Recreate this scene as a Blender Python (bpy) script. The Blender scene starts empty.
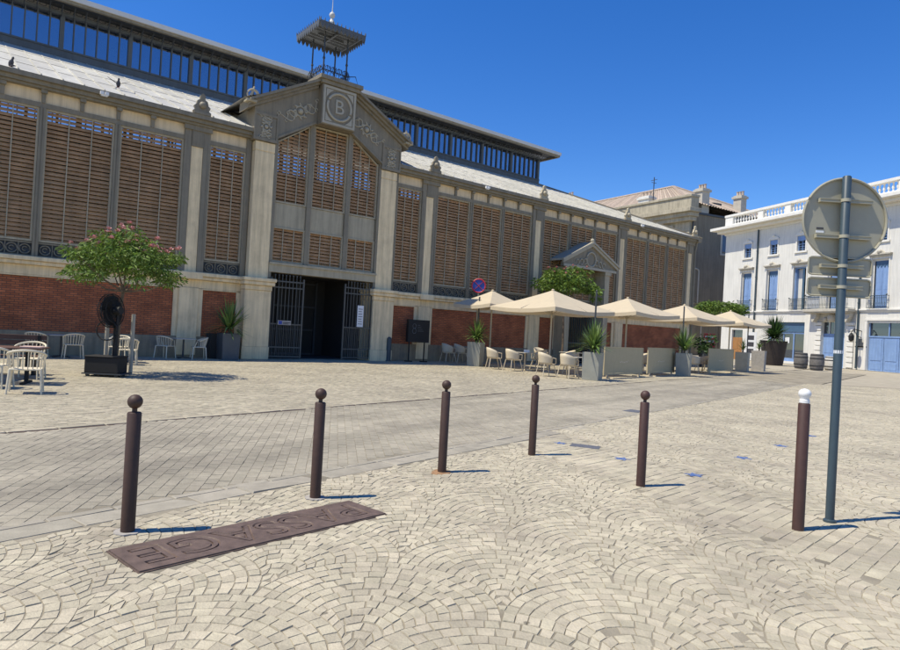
import bpy, math, random
import numpy as np
from mathutils import Vector, Matrix, noise as mnoise
R = math.radians
random.seed(7); rng = np.random.default_rng(7)
scene = bpy.context.scene
col = scene.collection

# ------------------------------------------------------------------ camera
cam = bpy.data.cameras.new("camera"); cam_o = bpy.data.objects.new("camera", cam); col.objects.link(cam_o)
cam.sensor_width = 36; cam.lens = 25.71; cam.clip_start = 0.05; cam.clip_end = 6000
cam_o.matrix_world = Matrix.Translation((0, 0, 1.6)) @ Matrix.Rotation(math.pi/2 + 0.0074, 4, 'X') @ Matrix.Rotation(0.0556, 4, 'Z')
scene.camera = cam_o

# ------------------------------------------------------------------ sky, sun, exposure
SUN_EL = 61.5; SUN_AZ = -110.0            # azimuth clockwise from +Y, where the sun stands
world = bpy.data.worlds.new("World"); scene.world = world; world.use_nodes = True
wn = world.node_tree.nodes; wl = world.node_tree.links; wn.clear()
sky = wn.new("ShaderNodeTexSky"); sky.sky_type = 'NISHITA'; sky.sun_disc = False
sky.sun_elevation = R(SUN_EL); sky.sun_rotation = R(SUN_AZ % 360)
sky.altitude = 0; sky.air_density = 1.0; sky.dust_density = 0.0; sky.ozone_density = 6.0
bg = wn.new("ShaderNodeBackground"); bg.inputs[1].default_value = 0.108
wo = wn.new("ShaderNodeOutputWorld"); hsv = wn.new('ShaderNodeHueSaturation'); hsv.inputs['Saturation'].default_value = 1.28; hsv.inputs['Hue'].default_value = 0.512; wl.new(sky.outputs[0], hsv.inputs['Color']); wl.new(hsv.outputs[0], bg.inputs[0]); wl.new(bg.outputs[0], wo.inputs[0])
sun = bpy.data.lights.new("sun", 'SUN'); sun.energy = 3.6; sun.angle = R(0.53); sun.color = (1, 0.935, 0.78)
sun_o = bpy.data.objects.new("sun", sun); col.objects.link(sun_o)
sdir = Vector((math.sin(R(SUN_AZ))*math.cos(R(SUN_EL)), math.cos(R(SUN_AZ))*math.cos(R(SUN_EL)), math.sin(R(SUN_EL))))
sun_o.rotation_euler = sdir.to_track_quat('Z', 'Y').to_euler(); sun_o.location = (-10, -5, 40)
scene.view_settings.view_transform = 'Standard'; scene.view_settings.look = 'None'
scene.view_settings.gamma = 1.0; scene.view_settings.use_curve_mapping = False
scene.view_settings.exposure = 0.62

# ------------------------------------------------------------------ materials
def mat(name, c, rough=.8, var=0., scale=3., bump=0., bscale=40., metal=0., island=0., spec=.5, detail=4., stain=None, trans=0., streak=0., track=0., speck=0.):
    m = bpy.data.materials.new(name); m.use_nodes = True
    n = m.node_tree.nodes; l = m.node_tree.links; b = n['Principled BSDF']
    b.inputs['Roughness'].default_value = rough; b.inputs['Metallic'].default_value = metal
    b.inputs['Specular IOR Level'].default_value = spec
    c4 = (*c, 1); b.inputs['Base Color'].default_value = c4
    tc = n.new('ShaderNodeTexCoord'); out = None
    if var > 0:
        nz = n.new('ShaderNodeTexNoise'); nz.inputs['Scale'].default_value = scale; nz.inputs['Detail'].default_value = detail
        nz.inputs['Roughness'].default_value = .65
        l.new(tc.outputs['Object'], nz.inputs['Vector'])
        rp = n.new('ShaderNodeValToRGB'); rp.color_ramp.elements[0].position = .3; rp.color_ramp.elements[1].position = .7
        rp.color_ramp.elements[0].color = (*[x*(1-var) for x in c], 1); rp.color_ramp.elements[1].color = (*[min(1, x*(1+var)) for x in c], 1)
        l.new(nz.outputs['Fac'], rp.inputs['Fac']); out = rp.outputs['Color']
    if stain:                                   # (colour, scale, threshold, strength)
        sc, ss, st, sv = stain
        n2 = n.new('ShaderNodeTexNoise'); n2.inputs['Scale'].default_value = ss; n2.inputs['Detail'].default_value = 6
        n2.inputs['Roughness'].default_value = .7
        l.new(tc.outputs['Object'], n2.inputs['Vector'])
        mr = n.new('ShaderNodeMapRange'); mr.inputs['From Min'].default_value = st; mr.inputs['From Max'].default_value = st+.15
        mr.inputs['To Max'].default_value = sv; l.new(n2.outputs['Fac'], mr.inputs['Value'])
        mx = n.new('ShaderNodeMix'); mx.data_type = 'RGBA'; l.new(mr.outputs[0], mx.inputs[0])
        if out: l.new(out, mx.inputs[6])
        else: mx.inputs[6].default_value = c4
        mx.inputs[7].default_value = (*sc, 1); out = mx.outputs[2]
    if track > 0:
        mp = n.new('ShaderNodeMapping'); mp.vector_type = 'TEXTURE'; mp.inputs['Rotation'].default_value = (0, 0, R(52)); mp.inputs['Scale'].default_value = (9, .8, 1); l.new(tc.outputs['Object'], mp.inputs[0])
        n4 = n.new('ShaderNodeTexNoise'); n4.inputs['Scale'].default_value = 1; n4.inputs['Detail'].default_value = 5; l.new(mp.outputs[0], n4.inputs['Vector'])
        m4 = n.new('ShaderNodeMapRange'); m4.inputs['From Min'].default_value = .38; m4.inputs['From Max'].default_value = .66; m4.inputs['To Min'].default_value = 1.06; m4.inputs['To Max'].default_value = 1-track; l.new(n4.outputs['Fac'], m4.inputs['Value'])
        h4 = n.new('ShaderNodeHueSaturation'); l.new(m4.outputs[0], h4.inputs['Value']); l.new(out, h4.inputs['Color']); out = h4.outputs['Color']
    if speck > 0:
        v5 = n.new('ShaderNodeTexVoronoi'); v5.inputs['Scale'].default_value = 2.6; l.new(tc.outputs['Object'], v5.inputs['Vector'])
        m5 = n.new('ShaderNodeMapRange'); m5.inputs['From Min'].default_value = .035; m5.inputs['From Max'].default_value = .06; m5.inputs['To Min'].default_value = 1-speck; m5.inputs['To Max'].default_value = 1; l.new(v5.outputs['Distance'], m5.inputs['Value'])
        n5 = n.new('ShaderNodeTexNoise'); n5.inputs['Scale'].default_value = .45; n5.inputs['Detail'].default_value = 8; n5.inputs['Roughness'].default_value = .75; l.new(tc.outputs['Object'], n5.inputs['Vector'])
        m6 = n.new('ShaderNodeMapRange'); m6.inputs['From Min'].default_value = .4; m6.inputs['From Max'].default_value = .66; m6.inputs['To Min'].default_value = 1.05; m6.inputs['To Max'].default_value = .80; l.new(n5.outputs['Fac'], m6.inputs['Value'])
        mm = n.new('ShaderNodeMath'); mm.operation = 'MULTIPLY'; l.new(m5.outputs[0], mm.inputs[0]); l.new(m6.outputs[0], mm.inputs[1])
        h5 = n.new('ShaderNodeHueSaturation'); l.new(mm.outputs[0], h5.inputs['Value']); l.new(out, h5.inputs['Color']); out = h5.outputs['Color']
    if streak > 0:
        mp = n.new('ShaderNodeMapping'); mp.inputs['Scale'].default_value = (3.2, 3.2, .22); l.new(tc.outputs['Object'], mp.inputs[0])
        n3 = n.new('ShaderNodeTexNoise'); n3.inputs['Scale'].default_value = 1.6; n3.inputs['Detail'].default_value = 7; n3.inputs['Roughness'].default_value = .7; l.new(mp.outputs[0], n3.inputs['Vector'])
        m3 = n.new('ShaderNodeMapRange'); m3.inputs['From Min'].default_value = .42; m3.inputs['From Max'].default_value = .75; m3.inputs['To Min'].default_value = 1; m3.inputs['To Max'].default_value = 1-streak; l.new(n3.outputs['Fac'], m3.inputs['Value'])
        h3 = n.new('ShaderNodeHueSaturation'); l.new(m3.outputs[0], h3.inputs['Value'])
        if out: l.new(out, h3.inputs['Color'])
        else: h3.inputs['Color'].default_value = c4
        out = h3.outputs['Color']
    if island > 0:
        g = n.new('ShaderNodeNewGeometry'); mr = n.new('ShaderNodeMapRange')
        mr.inputs['To Min'].default_value = 1-island; mr.inputs['To Max'].default_value = 1+island
        l.new(g.outputs['Random Per Island'], mr.inputs['Value'])
        hs = n.new('ShaderNodeHueSaturation'); l.new(mr.outputs[0], hs.inputs['Value'])
        mh = n.new('ShaderNodeMapRange'); mh.inputs['To Min'].default_value = .5-island*.03; mh.inputs['To Max'].default_value = .5+island*.03
        fr = n.new('ShaderNodeMath'); fr.operation = 'FRACT'; mu = n.new('ShaderNodeMath'); mu.operation = 'MULTIPLY'; mu.inputs[1].default_value = 17.3
        l.new(g.outputs['Random Per Island'], mu.inputs[0]); l.new(mu.outputs[0], fr.inputs[0]); l.new(fr.outputs[0], mh.inputs['Value'])
        l.new(mh.outputs[0], hs.inputs['Hue'])
        if out: l.new(out, hs.inputs['Color'])
        else: hs.inputs['Color'].default_value = c4
        out = hs.outputs['Color']
    if out: l.new(out, b.inputs['Base Color'])
    if bump > 0:
        nb = n.new('ShaderNodeTexNoise'); nb.inputs['Scale'].default_value = bscale; nb.inputs['Detail'].default_value = 5
        l.new(tc.outputs['Object'], nb.inputs['Vector'])
        bp = n.new('ShaderNodeBump'); bp.inputs['Strength'].default_value = bump; bp.inputs['Distance'].default_value = .02
        l.new(nb.outputs['Fac'], bp.inputs['Height']); l.new(bp.outputs[0], b.inputs['Normal'])
    if trans > 0:
        tr = n.new('ShaderNodeBsdfTranslucent'); ms = n.new('ShaderNodeMixShader'); ms.inputs[0].default_value = trans
        if out: l.new(out, tr.inputs['Color'])
        else: tr.inputs['Color'].default_value = c4
        l.new(b.outputs[0], ms.inputs[1]); l.new(tr.outputs[0], ms.inputs[2]); l.new(ms.outputs[0], n['Material Output'].inputs[0])
    return m

def brick_mat(name, c1, c2, mortar, bw, bh, ms=.012):
    m = mat(name, c1, .9); n = m.node_tree.nodes; l = m.node_tree.links; b = n['Principled BSDF']
    tc = n.new('ShaderNodeTexCoord'); sp = n.new('ShaderNodeSeparateXYZ'); cb = n.new('ShaderNodeCombineXYZ')
    l.new(tc.outputs['Object'], sp.inputs[0]); l.new(sp.outputs['X'], cb.inputs['X']); l.new(sp.outputs['Z'], cb.inputs['Y'])
    bt = n.new('ShaderNodeTexBrick'); l.new(cb.outputs[0], bt.inputs['Vector'])
    bt.inputs['Color1'].default_value = (*c1, 1); bt.inputs['Color2'].default_value = (*c2, 1); bt.inputs['Mortar'].default_value = (*mortar, 1)
    bt.inputs['Scale'].default_value = 1; bt.inputs['Mortar Size'].default_value = ms; bt.inputs['Brick Width'].default_value = bw; bt.inputs['Row Height'].default_value = bh
    nz = n.new('ShaderNodeTexNoise'); nz.inputs['Scale'].default_value = 1.3; nz.inputs['Detail'].default_value = 6; l.new(tc.outputs['Object'], nz.inputs['Vector'])
    mr = n.new('ShaderNodeMapRange'); mr.inputs['From Min'].default_value = .3; mr.inputs['From Max'].default_value = .7; mr.inputs['To Min'].default_value = .7; mr.inputs['To Max'].default_value = 1.25
    l.new(nz.outputs['Fac'], mr.inputs['Value'])
    hs = n.new('ShaderNodeHueSaturation'); l.new(mr.outputs[0], hs.inputs['Value']); l.new(bt.outputs['Color'], hs.inputs['Color']); l.new(hs.outputs[0], b.inputs['Base Color'])
    bp = n.new('ShaderNodeBump'); bp.inputs['Strength'].default_value = .6; bp.inputs['Distance'].default_value = .01; bp.invert = True
    l.new(bt.outputs['Fac'], bp.inputs['Height']); l.new(bp.outputs[0], b.inputs['Normal'])
    return m

def glass_mat(name, tint, refl=.35, clear=.6):
    m = bpy.data.materials.new(name); m.use_nodes = True; n = m.node_tree.nodes; l = m.node_tree.links; n.clear()
    o = n.new('ShaderNodeOutputMaterial'); gl = n.new('ShaderNodeBsdfGlossy'); gl.inputs['Roughness'].default_value = .02
    gl.inputs['Color'].default_value = (.85, .9, 1, 1)
    tr = n.new('ShaderNodeBsdfTransparent'); tr.inputs['Color'].default_value = (*tint, 1)
    df = n.new('ShaderNodeBsdfDiffuse'); df.inputs['Color'].default_value = (.03, .04, .05, 1)
    m1 = n.new('ShaderNodeMixShader'); m1.inputs[0].default_value = clear; l.new(df.outputs[0], m1.inputs[1]); l.new(tr.outputs[0], m1.inputs[2])
    lw = n.new('ShaderNodeLayerWeight'); lw.inputs['Blend'].default_value = .25
    mr = n.new('ShaderNodeMapRange'); mr.inputs['To Min'].default_value = refl; mr.inputs['To Max'].default_value = min(1, refl+.5); l.new(lw.outputs['Fresnel'], mr.inputs['Value'])
    m2 = n.new('ShaderNodeMixShader'); l.new(mr.outputs[0], m2.inputs[0]); l.new(m1.outputs[0], m2.inputs[1]); l.new(gl.outputs[0], m2.inputs[2])
    l.new(m2.outputs[0], o.inputs[0]); return m

MT = dict(
    sett=mat("cream_sett_stone", (.465, .408, .288), .75, .14, 9, .35, 60, island=.13, stain=((.31, .265, .195), .55, .50, .65), speck=.6),
    road_sett=mat("grey_sett_stone", (.375, .332, .245), .7, .12, 8, .3, 60, island=.08, stain=((.245, .212, .162), .35, .5, .55), track=.24, speck=.4),
    plaza_sett=mat("plaza_sett_stone", (.405, .355, .252), .75, .12, 6, .3, 60, island=.14, stain=((.29, .25, .185), .4, .5, .5), speck=.4),
    mortar=mat("joint_mortar", (.28, .243, .175), .95, .35, 1.1, .4, 90, speck=.2),
    ground=mat("distant_paving", (.375, .328, .238), .9, .18, 1.2, .2, 20, stain=((.36, .295, .215), .3, .5, .5)),
    gutter=mat("gutter_slab", (.33, .295, .225), .75, .15, 5, .2, 60, island=.1),
    kerb=mat("kerb_joint", (.09, .055, .04), .8, .2, 6),
    rust=mat("bollard_brown_paint", (.060, .029, .018), .6, .16, 14, .04, 120, stain=((.09, .052, .036), 7, .62, .5), streak=0.35),
    rust_red=mat("bollard_red_brown", (.068, .031, .023), .6, .14, 12, .04, 120, stain=((.11, .055, .04), 6, .62, .5), streak=.3),
    white=mat("white_paint", (.78, .77, .74), .5, .05, 5),
    cast=mat("cast_iron_plate", (.135, .092, .072), .6, .25, 12, .25, 150, metal=.1, stain=((.19, .13, .095), 5, .55, .6)),
    cast_floor=mat("cast_iron_recess_shaded", (.05, .036, .03), .8, .3, 20),  # groove colour darkened to strengthen the shadow lines around the letters
    collar=mat("collar_cement", (.36, .33, .29), .9, .15, 9, .3, 70),
    rusty=mat("rust_stain", (.30, .17, .085), .9, .3, 9, .2, 70),
    pole=mat("blue_grey_pole", (.045, .07, .085), .45, .1, 8, streak=0.35),
    signback=mat("sign_back_grey", (.38, .355, .26), .5, .06, 4, stain=((.33, .31, .23), 3, .55, .4)),
    starblue=mat("blue_sticker", (.05, .12, .33), .7, .3, 20, stain=((.27, .25, .22), 22, .47, .85)),
    patch=mat("dark_patch", (.12, .12, .13), .6, .2, 20),
    stone=mat("market_limestone", (.88, .69, .41), .9, .09, 1.6, .2, 30, stain=((.6, .465, .29), 1.1, .55, .4), streak=0.4),
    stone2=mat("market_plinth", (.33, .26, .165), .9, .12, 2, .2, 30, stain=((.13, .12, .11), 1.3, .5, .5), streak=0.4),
    frieze=mat("market_frieze", (.76, .60, .38), .9, .07, 2, streak=0.35),
    iron=mat("market_iron", (.245, .207, .14), .6, .08, 3, stain=((.19, .165, .115), 2.5, .55, .4), streak=0.35),
    iron_light=mat("market_iron_light", (.44, .375, .25), .6, .06, 3, streak=0.35),
    iron_shaded=mat('clerestory_iron_shaded', (.105, .112, .11), .6, .1, 3, streak=.3),  # darker, bluer iron for the clerestory, its shade put into the colour
    gate_iron=mat('gate_iron', (.095, .09, .075), .55, .12, 4),
    iron_dark=mat("market_iron_dark", (.045, .05, .055), .55, .12, 4),
    relief=mat("relief_grey", (.40, .36, .27), .65, .08, 6),
    louvre=mat("wood_louvre", (.58, .32, .145), .75, .22, 2.2, .1, 60, stain=((.58, .38, .20), .45, .55, .5), streak=0.25),
    brick=brick_mat("market_brick", (.53, .16, .058), (.35, .10, .038), (.15, .075, .045), .24, .072),
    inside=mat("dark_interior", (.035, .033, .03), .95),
    zinc=mat("zinc_roof", (.565, .54, .465), .55, .1, 1.1, island=.1, stain=((.60, .50, .36), .55, .62, .6), streak=0.25),
    zinc_top=mat("upper_roof", (.60, .585, .54), .6, .06, 1),
    cglass=glass_mat("clerestory_glass", (.42, .56, .78), .36, .85),
    rglass=glass_mat("rear_glass", (.95, .97, 1), .06, .95),
    slate=mat("belvedere_metal", (.10, .105, .105), .55, .12, 5),
    wglass=glass_mat("window_glass", (.35, .42, .5), .12, .25),
    whitewall=mat("white_render", (.69, .665, .60), .85, .05, .6, .1, 25, stain=((.64, .61, .55), .8, .6, .4), streak=0.22),
    whitetrim=mat("white_stone_trim", (.72, .69, .62), .8, .07, 2, .1, 30),
    cream_trim=mat("worn_hood_stone", (.48, .44, .36), .85, .12, 3),
    blue=mat("blue_shutter", (.21, .325, .55), .6, .08, 2.5, stain=((.27, .39, .60), 3, .55, .4), streak=0.25),
    blue_dark=mat("shop_blue", (.06, .12, .2), .5, .1, 3),
    black=mat("black_metal", (.011, .010, .009), .7, .1, 8),
    darkgrey=mat("dark_grey_metal", (.05, .055, .06), .5, .1, 6),
    wood=mat("varnished_door", (.36, .17, .05), .5, .2, 3, stain=((.26, .11, .03), 3, .5, .5)),
    render_grey=mat("grey_render", (.235, .20, .145), .92, .1, .5, .15, 15, stain=((.18, .155, .115), .35, .5, .6), streak=0.35),
    oldstone=mat("old_limestone", (.42, .37, .27), .9, .2, 1.2, .3, 8, stain=((.2, .18, .14), .6, .52, .6), streak=0.4),
    tile=mat("clay_tile", (.42, .335, .26), .9, .18, 4, island=.2),
    parasol=mat("parasol_canvas", (.66, .56, .40), .9, .04, 4, trans=.25),
    parasol_pole=mat("parasol_pole", (.42, .37, .28), .5, .05, 4),
    chair_white=mat("chair_resin", (.68, .60, .44), .55, .05, 6),
    chair_cream=mat("chair_cream_resin", (.58, .49, .345), .55, .05, 6),
    tabletop=mat("table_top", (.42, .40, .35), .45, .06, 6),
    browntop=mat("brown_slat", (.10, .048, .032), .6, .25, 6),
    planter=mat("zinc_planter", (.31, .305, .255), .5, .1, 3, metal=.2),
    planter2=mat("charcoal_planter", (.07, .08, .09), .5, .1, 3),
    dark_pot=mat('dark_pot', (.035, .026, .022), .8, .2, 4),
    soil=mat("soil", (.05, .035, .025), 1, .3, 20),
    canvas=mat("beige_screen", (.46, .385, .235), .9, .05, 5),
    trunk=mat("tree_bark", (.16, .115, .075), .9, .25, 14, .4, 40),
    leaf=mat("mimosa_leaf", (.13, .205, .03), .6, .1, 2, island=.5, trans=.35),
    leaf2=mat("dark_leaf", (.04, .085, .02), .6, .1, 2, island=.45, trans=.3),
    flower=mat("pink_flower", (.62, .32, .30), .8, island=.3),
    yleaf=mat("yucca_leaf", (.15, .23, .055), .5, .15, 3, island=.45, trans=.2),
    barrel=mat("weathered_barrel", (.145, .135, .125), .85, .2, 5, .2, 30),
    barrelw=mat("pale_barrel", (.58, .55, .48), .8, .1, 5),
    hoop=mat("barrel_hoop", (.05, .05, .05), .5, metal=.5),
    paper=mat("paper", (.75, .75, .74), .7),
    ink=mat("ink", (.05, .05, .06), .8),
    red=mat("sign_red", (.5, .03, .04), .5), sblue=mat("sign_blue", (.03, .06, .32), .5),
    pigeon=mat("pigeon_feather", (.06, .06, .07), .7, .3, 20),
    chalk=mat("chalk", (.14, .14, .135), .9),
    pink=mat("pale_pink_lit_spot", (.62, .42, .33), .8),
)

# ------------------------------------------------------------------ mesh builder
class MB:
    def __init__(s): s.v = []; s.f = []; s.m = []
    def add(s, vs, fs, m=0):
        o = len(s.v); s.v += [tuple(p) for p in vs]; s.f += [tuple(i+o for i in f) for f in fs]; s.m += [m]*len(fs); return s
    def box(s, x0, x1, y0, y1, z0, z1, m=0):
        return s.add([(x0,y0,z0),(x1,y0,z0),(x1,y1,z0),(x0,y1,z0),(x0,y0,z1),(x1,y0,z1),(x1,y1,z1),(x0,y1,z1)],
                     [(0,3,2,1),(4,5,6,7),(0,1,5,4),(1,2,6,5),(2,3,7,6),(3,0,4,7)], m)
    def quad(s, a, b, c, d, m=0): return s.add([a,b,c,d], [(0,1,2,3)], m)
    def prism(s, poly, y0, y1, m=0):           # polygon in x-z, extruded along y
        n = len(poly); vs = [(x,y0,z) for x,z in poly]+[(x,y1,z) for x,z in poly]
        return s.add(vs, [tuple(range(n)), tuple(range(2*n-1, n-1, -1))]+[(i, n+i, n+(i+1)%n, (i+1)%n) for i in range(n)], m)
    def prismz(s, poly, z0, z1, m=0):
        n = len(poly); vs = [(x,y,z0) for x,y in poly]+[(x,y,z1) for x,y in poly]
        return s.add(vs, [tuple(range(n-1,-1,-1)), tuple(range(n, 2*n))]+[(i, (i+1)%n, n+(i+1)%n, n+i) for i in range(n)], m)
    def tube(s, pts, r, n=8, m=0, cap=True):
        pts = [Vector(p) for p in pts]; rs = r if isinstance(r, (list, tuple)) else [r]*len(pts)
        vs = []; fs = []
        for i, p in enumerate(pts):
            t = (pts[min(i+1, len(pts)-1)]-pts[max(i-1, 0)]).normalized()
            a = t.cross(Vector((0,0,1)) if abs(t.z) < .9 else Vector((1,0,0))).normalized(); b = t.cross(a)
            vs += [p+(a*math.cos(2*math.pi*k/n)+b*math.sin(2*math.pi*k/n))*rs[i] for k in range(n)]
        for i in range(len(pts)-1):
            for k in range(n): fs.append((i*n+k, i*n+(k+1)%n, (i+1)*n+(k+1)%n, (i+1)*n+k))
        if cap: fs += [tuple(range(n-1,-1,-1)), tuple(range((len(pts)-1)*n, len(pts)*n))]
        return s.add(vs, fs, m)
    def lathe(s, prof, c=(0,0,0), n=24, m=0):
        vs = []; fs = []
        for r, z in prof: vs += [(c[0]+r*math.cos(2*math.pi*k/n), c[1]+r*math.sin(2*math.pi*k/n), c[2]+z) for k in range(n)]
        for i in range(len(prof)-1):
            for k in range(n): fs.append((i*n+k, i*n+(k+1)%n, (i+1)*n+(k+1)%n, (i+1)*n+k))
        fs += [tuple(range(n-1,-1,-1)), tuple(range((len(prof)-1)*n, len(prof)*n))]
        return s.add(vs, fs, m)
    def sphere(s, c, r, n=16, k=10, m=0, sz=1):
        return s.lathe([(max(1e-4, r*math.sin(math.pi*i/k)), -r*sz*math.cos(math.pi*i/k)) for i in range(k+1)], c, n, m)
    def bar(s, a, b, w, h, m=0):               # rectangular bar between two points
        a = Vector(a); b = Vector(b); t = (b-a).normalized()
        u = t.cross(Vector((0,0,1)) if abs(t.z) < .95 else Vector((0,1,0))).normalized(); v = u.cross(t)
        vs = [p+u*w/2*i+v*h/2*j for p in (a, b) for i, j in ((-1,-1),(1,-1),(1,1),(-1,1))]
        return s.add(vs, [(3,2,1,0),(4,5,6,7),(0,1,5,4),(1,2,6,5),(2,3,7,6),(3,0,4,7)], m)
    def disc(s, c, nrm, r, t=.01, n=24, m=0):
        nrm = Vector(nrm).normalized(); c = Vector(c); return s.tube([c-nrm*t/2, c+nrm*t/2], r, n, m)
    def build(s, name, mats, parent=None, smooth=False, bevel=0., fixn=True):
        me = bpy.data.meshes.new(name); me.from_pydata(s.v, [], s.f)
        if not isinstance(mats, (list, tuple)): mats = [mats]
        for k in mats: me.materials.append(MT[k] if isinstance(k, str) else k)
        me.polygons.foreach_set('material_index', s.m); me.update()
        if fixn:
            import bmesh
            bm = bmesh.new(); bm.from_mesh(me); bmesh.ops.recalc_face_normals(bm, faces=bm.faces); bm.to_mesh(me); bm.free()
        if smooth:
            me.polygons.foreach_set('use_smooth', [True]*len(me.polygons)); me.set_sharp_from_angle(angle=R(42))
        o = bpy.data.objects.new(name, me); col.objects.link(o)
        if parent: o.parent = parent
        if bevel:
            b = o.modifiers.new('bevel', 'BEVEL'); b.width = bevel; b.segments = 2; b.limit_method = 'ANGLE'; b.angle_limit = R(40)
        return o

def tag(o, label=None, cat=None, group=None, kind=None):
    if label: o['label'] = label
    if cat: o['category'] = cat
    if group: o['group'] = group
    if kind: o['kind'] = kind
    return o
def thing(name, label, cat, loc=(0,0,0), rz=0., group=None):
    o = bpy.data.objects.new(name, None); o.empty_display_size = .3; col.objects.link(o)
    o.location = loc; o.rotation_euler = (0, 0, rz); return tag(o, label, cat, group)
def kids(o): return [c for c in bpy.data.objects if c.parent == o]
def dup(root, label, loc, rz=0., scale=None):
    r = root.copy(); col.objects.link(r); r.location = loc; r.rotation_euler = (0, 0, rz); r['label'] = label
    if scale: r.scale = (scale,)*3
    for ch in kids(root):
        c = ch.copy(); col.objects.link(c); c.parent = r
        for g in kids(ch):
            d = g.copy(); col.objects.link(d); d.parent = c
    return r
def struct(name, mb, mats, **k): return tag(mb.build(name, mats, **k), kind='structure')

def text_mesh(txt, size, extrude, offset=0.):
    cu = bpy.data.curves.new('text', 'FONT'); cu.body = txt; cu.size = size; cu.extrude = extrude; cu.align_x = 'CENTER'; cu.align_y = 'CENTER'
    cu.resolution_u = 6; cu.offset = offset
    t = bpy.data.objects.new('text', cu); col.objects.link(t)
    dg = bpy.context.evaluated_depsgraph_get(); dg.update()
    me = bpy.data.meshes.new_from_object(t.evaluated_get(dg)); bpy.data.objects.remove(t); bpy.data.curves.remove(cu)
    return me

# ------------------------------------------------------------------ ground
RD = np.array([math.sin(R(38)), math.cos(R(38))]); RN = np.array([-RD[1], RD[0]])   # road direction and its left normal
N_G0, N_G1, N_K = 5.0, 5.33, 9.30         # gutter from/to, far road edge (distance along RN)
def rxy(t, n): return RD*t + RN*n
PL_C = np.array([-1.322, 4.885]); PL_D = np.array([.668, .744]); PL_N = np.array([-.744, .668]); PL_L, PL_W = 1.02, .245

def setts(name, C, matname, gap=.008, bev=.006, drop=.006, jit=.003, tilt=.0015, z=0.):
    N = len(C); C = C + rng.normal(0, jit, C.shape); cen = C.mean(1, keepdims=True)
    e = np.linalg.norm(C - np.roll(C, 1, 1), axis=2); size = np.sqrt(e[:, 0]*e[:, 1])[:, None, None]
    f1 = 1-gap/size; f2 = f1-2*bev/size
    lo = cen+(C-cen)*f1; hi = cen+(C-cen)*f2
    zt = z + rng.normal(0, tilt, (N, 1)) + ((hi-cen)@rng.normal(0, .006, (N, 2, 1)))[..., 0]*1.0
    V = np.zeros((N, 8, 3), np.float32); V[:, :4, :2] = lo; V[:, :4, 2] = z-drop; V[:, 4:, :2] = hi; V[:, 4:, 2] = zt
    base = np.array([[4,5,6,7],[0,1,5,4],[1,2,6,5],[2,3,7,6],[3,0,4,7]])
    a = C[:, 1]-C[:, 0]; b = C[:, 3]-C[:, 0]; flip = (a[:, 0]*b[:, 1]-a[:, 1]*b[:, 0]) < 0
    F = np.repeat(base[None], N, 0); F[flip] = base[:, ::-1]
    F = F + (np.arange(N)*8)[:, None, None]
    me = bpy.data.meshes.new(name); me.vertices.add(N*8); me.vertices.foreach_set('co', V.ravel())
    me.loops.add(N*20); me.loops.foreach_set('vertex_index', F.ravel().astype(np.int32))
    me.polygons.add(N*5); me.polygons.foreach_set('loop_start', np.arange(0, N*20, 4, dtype=np.int32))
    me.update(calc_edges=True); me.shade_flat(); me.materials.append(MT[matname])
    o = bpy.data.objects.new(name, me); col.objects.link(o); return tag(o, kind='structure')

def fan(xmin, xmax, ymin, ymax, az, r=.6, s=.085, sett=.09):
    """scallop fans: every fan is a half disc running down into a stem, laid in nested arcs"""
    A = np.array([math.sin(R(az)), math.cos(R(az))]); B = np.array([A[1], -A[0]]); out = []
    cor = np.array([[x, y] for x in (xmin, xmax) for y in (ymin, ymax)]); ua, ub = (cor@B).min(), (cor@B).max(); va, vb = (cor@A).min(), (cor@A).max()
    n = int(round(2*r/s)); L = []
    for i in range(n+1):                       # arcs from the rim (t=0) to the tip of the stem (t=1)
        t = i/n; be = math.pi/2*(1+t); xe = r+r*math.cos(be); ve = -r+r*math.sin(be); h = max(1e-3, r-2*r*t-ve)
        xe = max(xe, 1e-3); Rr = (xe*xe+h*h)/(2*h); ph = math.asin(min(1, xe/Rr)); ph = math.pi-ph if h > Rr else ph
        L.append((Rr, ph, r-2*r*t-Rr))
    pt = lambda q, f: np.stack([q[0]*np.sin(q[1]*(2*f-1)), q[2]+q[0]*np.cos(q[1]*(2*f-1))], -1)
    for i in range(int(math.floor(va/r))-1, int(math.ceil(vb/r))+2):
        for j in range(int(math.floor(ua/(2*r)))-1, int(math.ceil(ub/(2*r)))+2):
            c = np.array([2*r*j+(i % 2)*r, i*r]); w = c[0]*B+c[1]*A
            if not (xmin-1.5 < w[0] < xmax+1.5 and ymin-1.5 < w[1] < ymax+1.5) or abs(w[0]) > .76*w[1]+2.6: continue
            for k in range(n):
                q0, q1 = L[k], L[k+1]; ln = (q0[0]*q0[1]+q1[0]*q1[1])
                m = max(1, int(round(ln/sett))); f = np.linspace(0, 1, m+1)
                if m > 2: f[1:-1] += rng.uniform(-.35, .35)/m+rng.normal(0, .07/m, m-1)
                p0 = pt(q0, f)+c; p1 = pt(q1, f)+c
                C = np.stack([p0[:-1], p0[1:], p1[1:], p1[:-1]], 1); out.append(C[..., :1]*B+C[..., 1:]*A)
    C = np.concatenate(out); d = np.linalg.norm(C-np.roll(C, 1, 1), axis=2); return C[(d.min(1) > .012)]
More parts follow.
